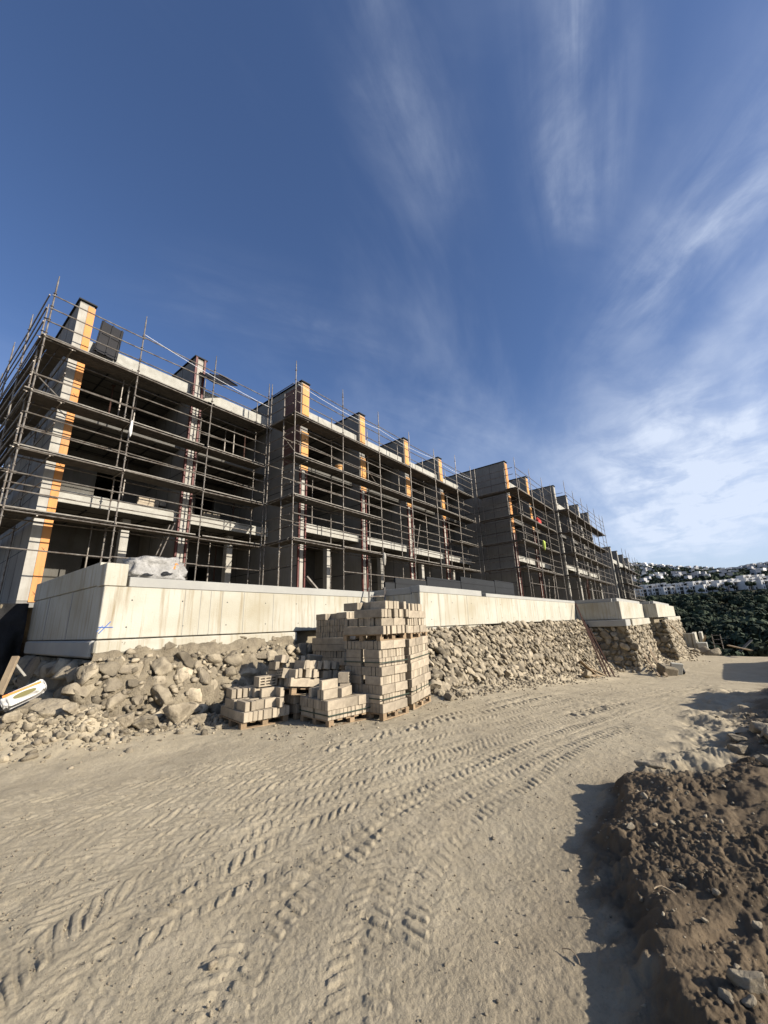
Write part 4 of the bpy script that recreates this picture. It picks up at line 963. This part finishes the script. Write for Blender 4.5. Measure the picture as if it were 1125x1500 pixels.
# ------------------------------------------------------------------ far hillside: wood, trees, houses
def crown_cards(cent, rad, n, size, seed, squash=.75):
    g = np.random.default_rng(seed); V = []; T = []
    for c, r in zip(cent, rad):
        nc = 6; cl = g.normal(size=(nc, 3)); cl /= np.linalg.norm(cl, axis=1)[:, None]; cl *= g.uniform(.25, .75, (nc, 1)); cl[:, 2] = np.abs(cl[:, 2]) * .8
        k = g.integers(0, nc, n); d = g.normal(size=(n, 3)); d /= np.linalg.norm(d, axis=1)[:, None]
        P = (cl[k] + d * .42 * g.uniform(.6, 1.05, (n, 1))) * r * np.array([1, 1, squash]) + np.array(c)
        a = g.normal(size=(n, 3)); a -= (a * d).sum(1)[:, None] * d * .8; a /= np.linalg.norm(a, axis=1)[:, None]; b = np.cross(d, a); b /= np.linalg.norm(b, axis=1)[:, None] + 1e-9
        s = size * r * g.uniform(.6, 1.3, (n, 1)); Q = np.stack([P - a * s - b * s * .7, P + a * s - b * s * .5, P + a * s * .8 + b * s * .7, P - a * s * .7 + b * s * .6], 1)
        V.append(Q.reshape(-1, 3)); T.append(np.repeat(np.clip(.5 + .34 * g.normal() + .12 * g.normal(size=n), 0, 1), 4))
    V = np.concatenate(V); return V, np.arange(len(V)).reshape(-1, 4), np.concatenate(T)
g = np.random.default_rng(31)
C = []; Rr = []
for k in range(1500):
    x = 48 + 236 * g.uniform() ** .8; y = x * g.uniform(-.17, .16) + g.normal() * 3
    if (x < 84 and y > np.interp(x, [45, 60, 84], [-2.5, 2, 6])) or x > 286: continue
    r = g.uniform(1.4, 3.9) * (1 if x > 80 else .7) * (1 if x < 200 else max(.35, 1 - (x - 200) / 120)); C.append((x, y, 0)); Rr.append(r)
C = np.array(C); C[:, 2] = ground(C[:, 0], C[:, 1], False) + np.array(Rr) * .55
V, F, T = crown_cards(C, Rr, 220, .13, 33)
tag(np_mesh('woodland', V, F, M['leaf'], {'tone': T}, smooth=False), 'dark evergreen wood filling the valley slope', 'woodland', kind='stuff')
C = []; Rr = []
for k in range(3600):
    x = g.uniform(326, 640); y = x * g.uniform(-.2, .2); r = g.uniform(2.2, 4.6); C.append((x, y, 0)); Rr.append(r)
C = np.array(C); C[:, 2] = ground(C[:, 0], C[:, 1], False) + np.array(Rr) * .35
V, F, T = crown_cards(C, Rr, 60, .27, 35, .8)
tag(np_mesh('hillside_scrub', V, F, M['leaf'], {'tone': T}, smooth=False), 'dark scrub and trees between the houses on the far hill', 'scrub', kind='stuff')
def far_tree(x, y, h, r, seed, label):
    z = gz(x, y); t = thing('tree', (x, y, z), label, 'tree', None)
    b = MB(); b.tube((x, y, z), (x + .2, y, z + h * .5), .28, 7, .18); b.tube((x + .2, y, z + h * .5), (x + .9, y + .6, z + h * .75), .15, 6, .07); b.tube((x + .2, y, z + h * .5), (x - .6, y - .7, z + h * .8), .15, 6, .07)
    b.build('trunk', M['trunk'], t)
    V, F, T = crown_cards([(x, y, z + h * .62)], [r], 420, .13, seed, .85); np_mesh('crown', V, F, M['leaf'], {'tone': T}, smooth=False, parent=t); return t
for k, (yx, x, h, r) in enumerate([(.013, 278, 4.5, 2.0), (-.004, 280, 5.5, 2.6), (-.016, 276, 4.5, 2.2), (-.028, 281, 7.5, 2.4), (-.036, 277, 5, 2.2), (-.058, 279, 6.5, 2.8), (.03, 279, 4, 2.0)]):
    far_tree(x, yx * x, h, r, 50 + k, ['dark bushy tree before the middle white villa', 'broad dark tree before the white villas near their right end', 'low round tree between two white villas', 'tallest dark tree in front of the right hand white villas', 'small dark tree at the right end of the villa row', 'lone dark tree right of the villa row', 'low dark tree before the left white villas'][k])
# white villas, near row
def villa(x, y, w, d, h, name_label, group, seed):
    g = np.random.default_rng(seed); z = gz(x, y) - 1.0; t = thing('villa', (x, y, z), name_label, 'house', group)
    h += 1.0
    b = MB(); b.box(x, x + d, y - w / 2, y - w * .17, z, z + h).box(x, x + d, y + w * .17, y + w / 2, z, z + h * .97).box(x + 1.6, x + d - .1, y - w * .168, y + w * .168, z, z + h * .9)
    b.build('wall', M['house'], t)
    MB().box(x + .5, x + 1.6, y - w * .168, y + w * .168, z + h * .52, z + h * .56).build('balcony', M['house'], t); MB().box(x - .2, x + 1.6, y - w * .168, y + w * .168, z + h * .86, z + h * .91).build('canopy', M['house'], t)
    MB().box(x + 1.55, x + 1.598, y - w * .16, y + w * .16, z + h * .15, z + h * .5).build('window', M['glass'], t)
    MB().box(x + 1.55, x + 1.598, y - w * .16, y + w * .16, z + h * .57, z + h * .85).build('window', M['glass'], t)
    t.rotation_euler = (0, 0, R(18 if y > 5 else 42) + g.normal() * .08)
    for yy in (-.39, .31):
        for zz in (.25, .62): MB().box(x - .03, x, y + yy * w - .35, y + yy * w + .35, z + h * zz, z + h * zz + 1.0).build('window', M['glass'], t)
    return t
n = 0
for k in range(13):
    yy = 37 - k * 6.1
    villa(291 + (k % 3) * .8, yy, 5.5, 6, 4.7 if k < 8 else 5.2, 'white two storey villa with dark recessed balconies in the front row beyond the wood', 'villas in the front row beyond the wood', k)
for k in range(13):
    yy = 41 - k * 6.0
    x = 305 + (k % 2) * 3; villa(x, yy, 5.3, 5, 5.6, 'white villa showing its upper storey behind the front row', 'villas in the second row beyond the wood', 30 + k)
for k in range(12):
    villa(320 + (k % 3) * 3, 43 - k * 6.2, 5.0, 5, 4.8, 'white villa roof line in the third row beyond the wood', 'villas in the third row beyond the wood', 60 + k)
# little houses on the upper hill
def small_house(seed, grey):
    g = np.random.default_rng(seed); b = MB(); w = g.uniform(4, 7); h = g.uniform(2.8, 4.2)
    b.box(0, 7, -w / 2, w / 2, -3, h).box(1.5, 7, -w / 2 - 3, -w / 2 - .01, -3, h * .62).box(3, 8, -w * .2, w * .3, h + .01, h + 2.2); b.mi = 1
    for z in (1.0, h * .55):
        for y in np.arange(-w / 2 + 1, w / 2 - 1, 2.2): b.box(-.06, -.01, y, y + 1.3, z, z + 1.4)
    b.mi = 0
    b.box(-1.2, -.02, -w / 2, w / 2, h * .48, h * .52)
    o = b.build('small_house', [M['shadegrey'] if grey else M['house'], M['glass']]); return o
PROT = [small_house(200 + k, k % 2 == 0) for k in range(6)]
g = np.random.default_rng(91); used = set(); k = 0
for row, x in enumerate((352, 366, 380, 396, 412, 430, 448, 466, 486, 506, 526, 546, 562, 576, 590)):
    nrow = 15 if row < 11 else 22
    for q in range(nrow):
        y = x * (-.12 + .26 * (q + g.uniform(-.4, .4)) / (nrow - 1))
        if g.uniform() < (.40 if row < 11 else .15): continue
        grey = g.uniform() < (.62 if row < 12 else .25); pi = int(g.integers(3)) * 2 + (0 if grey else 1)
        o = PROT[pi] if pi not in used else PROT[pi].copy()
        if pi in used: COL.objects.link(o)
        used.add(pi)
        xx = x + g.uniform(-6, 6); o.location = (xx, y, gz(xx, y) + .6); o.rotation_euler = (0, 0, g.normal() * .25)
        if row >= 12: tag(o, ('grey' if grey else 'white') + ' house along the skyline of the far hill', 'house', ('grey' if grey else 'white') + ' houses on the hill skyline')
        else: tag(o, ('grey' if grey else 'white') + ' house among scrub on the far hillside above the villas', 'house', ('grey' if grey else 'white') + ' houses on the upper hillside')
for pi in range(6):
    if pi not in used: bpy.data.objects.remove(PROT[pi])

# ------------------------------------------------------------------ camera, light, sky
f_px, pitch, roll, yaw = 581.69, .276864, -.034395, .671646
fw = Vector((math.cos(pitch) * math.cos(yaw), math.cos(pitch) * math.sin(yaw), math.sin(pitch)))
r0 = fw.cross(Vector((0, 0, 1))).normalized(); u0 = r0.cross(fw)
r2 = r0 * math.cos(roll) + u0 * math.sin(roll); u2 = -r0 * math.sin(roll) + u0 * math.cos(roll)
cam = bpy.data.cameras.new('camera'); co = bpy.data.objects.new('camera', cam); COL.objects.link(co)
co.matrix_world = Matrix((r2, u2, -fw)).transposed().to_4x4()
cam.sensor_fit = 'VERTICAL'; cam.sensor_height = 36; cam.sensor_width = 27; cam.lens = 36 * f_px / 1500; cam.clip_end = 5000; cam.clip_start = .05
S.camera = co
SX, SY, EL = .30, -.954, R(25)
hd = Vector((SX, SY, 0)).normalized(); sd = Vector((hd.x * math.cos(EL), hd.y * math.cos(EL), math.sin(EL)))
sun = bpy.data.lights.new('sun', 'SUN'); so = bpy.data.objects.new('sun', sun); COL.objects.link(so)
sun.energy = 5.0; sun.angle = R(.5); sun.color = (1.0, .93, .83); so.rotation_euler = (-sd).to_track_quat('-Z', 'Y').to_euler()
W = bpy.data.worlds.new('World'); S.world = W; W.use_nodes = True; nt = W.node_tree; N = nt.nodes; L = nt.links
bg = N['Background']; sky = N.new('ShaderNodeTexSky'); sky.sky_type = 'NISHITA'; sky.sun_disc = False; sky.sun_elevation = EL
sky.sun_rotation = math.atan2(hd.x, hd.y); sky.altitude = 200; sky.air_density = 1.0; sky.dust_density = 1.4; sky.ozone_density = 2.2
tc = N.new('ShaderNodeTexCoord'); dirv = tc.outputs['Generated']
def math_(op, a, b=None, c=None):
    n = N.new('ShaderNodeMath'); n.operation = op
    for i, q in enumerate((a, b, c)):
        if q is None: continue
        if isinstance(q, (int, float)): n.inputs[i].default_value = q
        else: L.new(q, n.inputs[i])
    return n.outputs[0]
def rng(f, a, b, lo=0., hi=1., smooth=True):
    n = N.new('ShaderNodeMapRange'); n.interpolation_type = 'SMOOTHSTEP' if smooth else 'LINEAR'
    for i, q in ((1, a), (2, b), (3, lo), (4, hi)): n.inputs[i].default_value = q
    L.new(f, n.inputs[0]); return n.outputs[0]
sep = N.new('ShaderNodeSeparateXYZ'); L.new(dirv, sep.inputs[0])
def proj_plane(den=.12):
    d = math_('ADD', math_('MAXIMUM', sep.outputs[2], 0.), den)
    cb = N.new('ShaderNodeCombineXYZ'); L.new(math_('DIVIDE', sep.outputs[0], d), cb.inputs[0]); L.new(math_('DIVIDE', sep.outputs[1], d), cb.inputs[1]); return cb.outputs[0]
pp = proj_plane()
def cloud(rotz, scale, nscale, det, rgh, lo, hi, dist=1.0, off=(0, 0, 0)):
    mp = N.new('ShaderNodeMapping'); mp.inputs['Rotation'].default_value = (0, 0, rotz); mp.inputs['Scale'].default_value = scale; mp.inputs['Location'].default_value = off; L.new(pp, mp.inputs[0])
    n = N.new('ShaderNodeTexNoise'); n.inputs['Scale'].default_value = nscale; n.inputs['Detail'].default_value = det; n.inputs['Roughness'].default_value = rgh; n.inputs['Distortion'].default_value = dist
    L.new(mp.outputs[0], n.inputs['Vector']); return rng(n.outputs['Fac'], lo, hi)
#SKYCLOUDS
def veil(c, ang, ln, wd, strength, ns=(1.3, 5.0), lo=.36, hi=.72, seed=0., core=.0):
    mp = N.new('ShaderNodeMapping'); mp.vector_type = 'TEXTURE'; mp.inputs['Location'].default_value = (*c, 0); mp.inputs['Rotation'].default_value = (0, 0, R(ang)); mp.inputs['Scale'].default_value = (ln, wd, 1); L.new(pp, mp.inputs[0])
    le = N.new('ShaderNodeVectorMath'); le.operation = 'LENGTH'; L.new(mp.outputs[0], le.inputs[0]); m = rng(le.outputs['Value'], 1., core)
    m2 = N.new('ShaderNodeMapping'); m2.inputs['Scale'].default_value = (*ns, 1); m2.inputs['Location'].default_value = (seed, seed * 1.7, 0); L.new(mp.outputs[0], m2.inputs[0])
    n = N.new('ShaderNodeTexNoise'); n.inputs['Scale'].default_value = 1; n.inputs['Detail'].default_value = 6; n.inputs['Roughness'].default_value = .55; n.inputs['Distortion'].default_value = .4; L.new(m2.outputs[0], n.inputs['Vector'])
    return math_('MULTIPLY', math_('MULTIPLY', m, rng(n.outputs['Fac'], lo, hi)), strength)
veils = [
    veil((.42, .235), 11, .34, .15, .30, (.7, 1.5), .25, .85, 1.3),
    veil((.52, .0), 15, .17, .035, .24, (.7, 1.4), .20, .75, 3.7),
    veil((.62, .02), 12, .42, .15, .26, (.8, 1.8), .28, .80, 9.7),
    veil((.74, .045), 8, .20, .11, .26, (.8, 1.5), .25, .78, 4.1),
    veil((1.0, -.15), 43, .50, .22, .34, (.8, 2.2), .28, .80, 5.3),
    veil((1.05, -.35), 40, .9, .5, .36, (1.0, 2.6), .26, .78, 6.9),
    veil((1.40, .70), -18, .6, .25, .16, (1.1, 2.4), .30, .80, 8.2),
    veil((.60, .80), -28, .6, .25, .12, (1.0, 2.4), .30, .80, 11.4),
    veil((3.0, .0), 0, 1.9, .95, .85, (2.0, 2.6), .20, .62, 12.9),
    veil((2.1, -.15), 10, 1.0, .55, .40, (1.8, 2.4), .26, .68, 14.4),
]
al = None
for q in veils: al = q if al is None else math_('ADD', al, q)
c1 = cloud(R(-38), (.5, 2.0, 1), .75, 6, .56, .46, .86, 1.0, (3.1, .4, 0))
side = rng(math_('SUBTRACT', math_('MULTIPLY', sep.outputs[0], .62), math_('MULTIPLY', sep.outputs[1], .78)), -.75, .35)
brk = N.new('ShaderNodeTexNoise'); brk.inputs['Scale'].default_value = 4.2; brk.inputs['Detail'].default_value = 8; brk.inputs['Roughness'].default_value = .62; brk.inputs['Distortion'].default_value = .45; L.new(pp, brk.inputs['Vector'])
al = math_('MULTIPLY', al, rng(brk.outputs['Fac'], .28, .72, .25, 1.25))
al = math_('ADD', al, math_('MULTIPLY', math_('MULTIPLY', c1, .30), math_('ADD', side, .18)))
al = math_('ADD', al, math_('MULTIPLY', rng(sep.outputs[2], .55, .0), .48))      # thin bright haze at the horizon
al = math_('MINIMUM', al, .88)
tint = N.new('ShaderNodeMix'); tint.data_type = 'RGBA'; tint.blend_type = 'MULTIPLY'; tint.inputs[0].default_value = 1.0; tint.inputs[7].default_value = (.86, .97, 1.22, 1)
L.new(sky.outputs[0], tint.inputs[6])
mx = N.new('ShaderNodeMix'); mx.data_type = 'RGBA'; L.new(al, mx.inputs[0]); L.new(tint.outputs[2], mx.inputs[6]); mx.inputs[7].default_value = (6.3, 7.0, 8.3, 1)
L.new(mx.outputs[2], bg.inputs['Color']); bg.inputs['Strength'].default_value = .076
S.view_settings.view_transform = 'Standard'; S.view_settings.look = 'None'; S.view_settings.gamma = 1; S.view_settings.exposure = .72
S.render.engine = 'CYCLES'; S.cycles.max_bounces = 4; S.cycles.diffuse_bounces = 1; S.cycles.glossy_bounces = 2
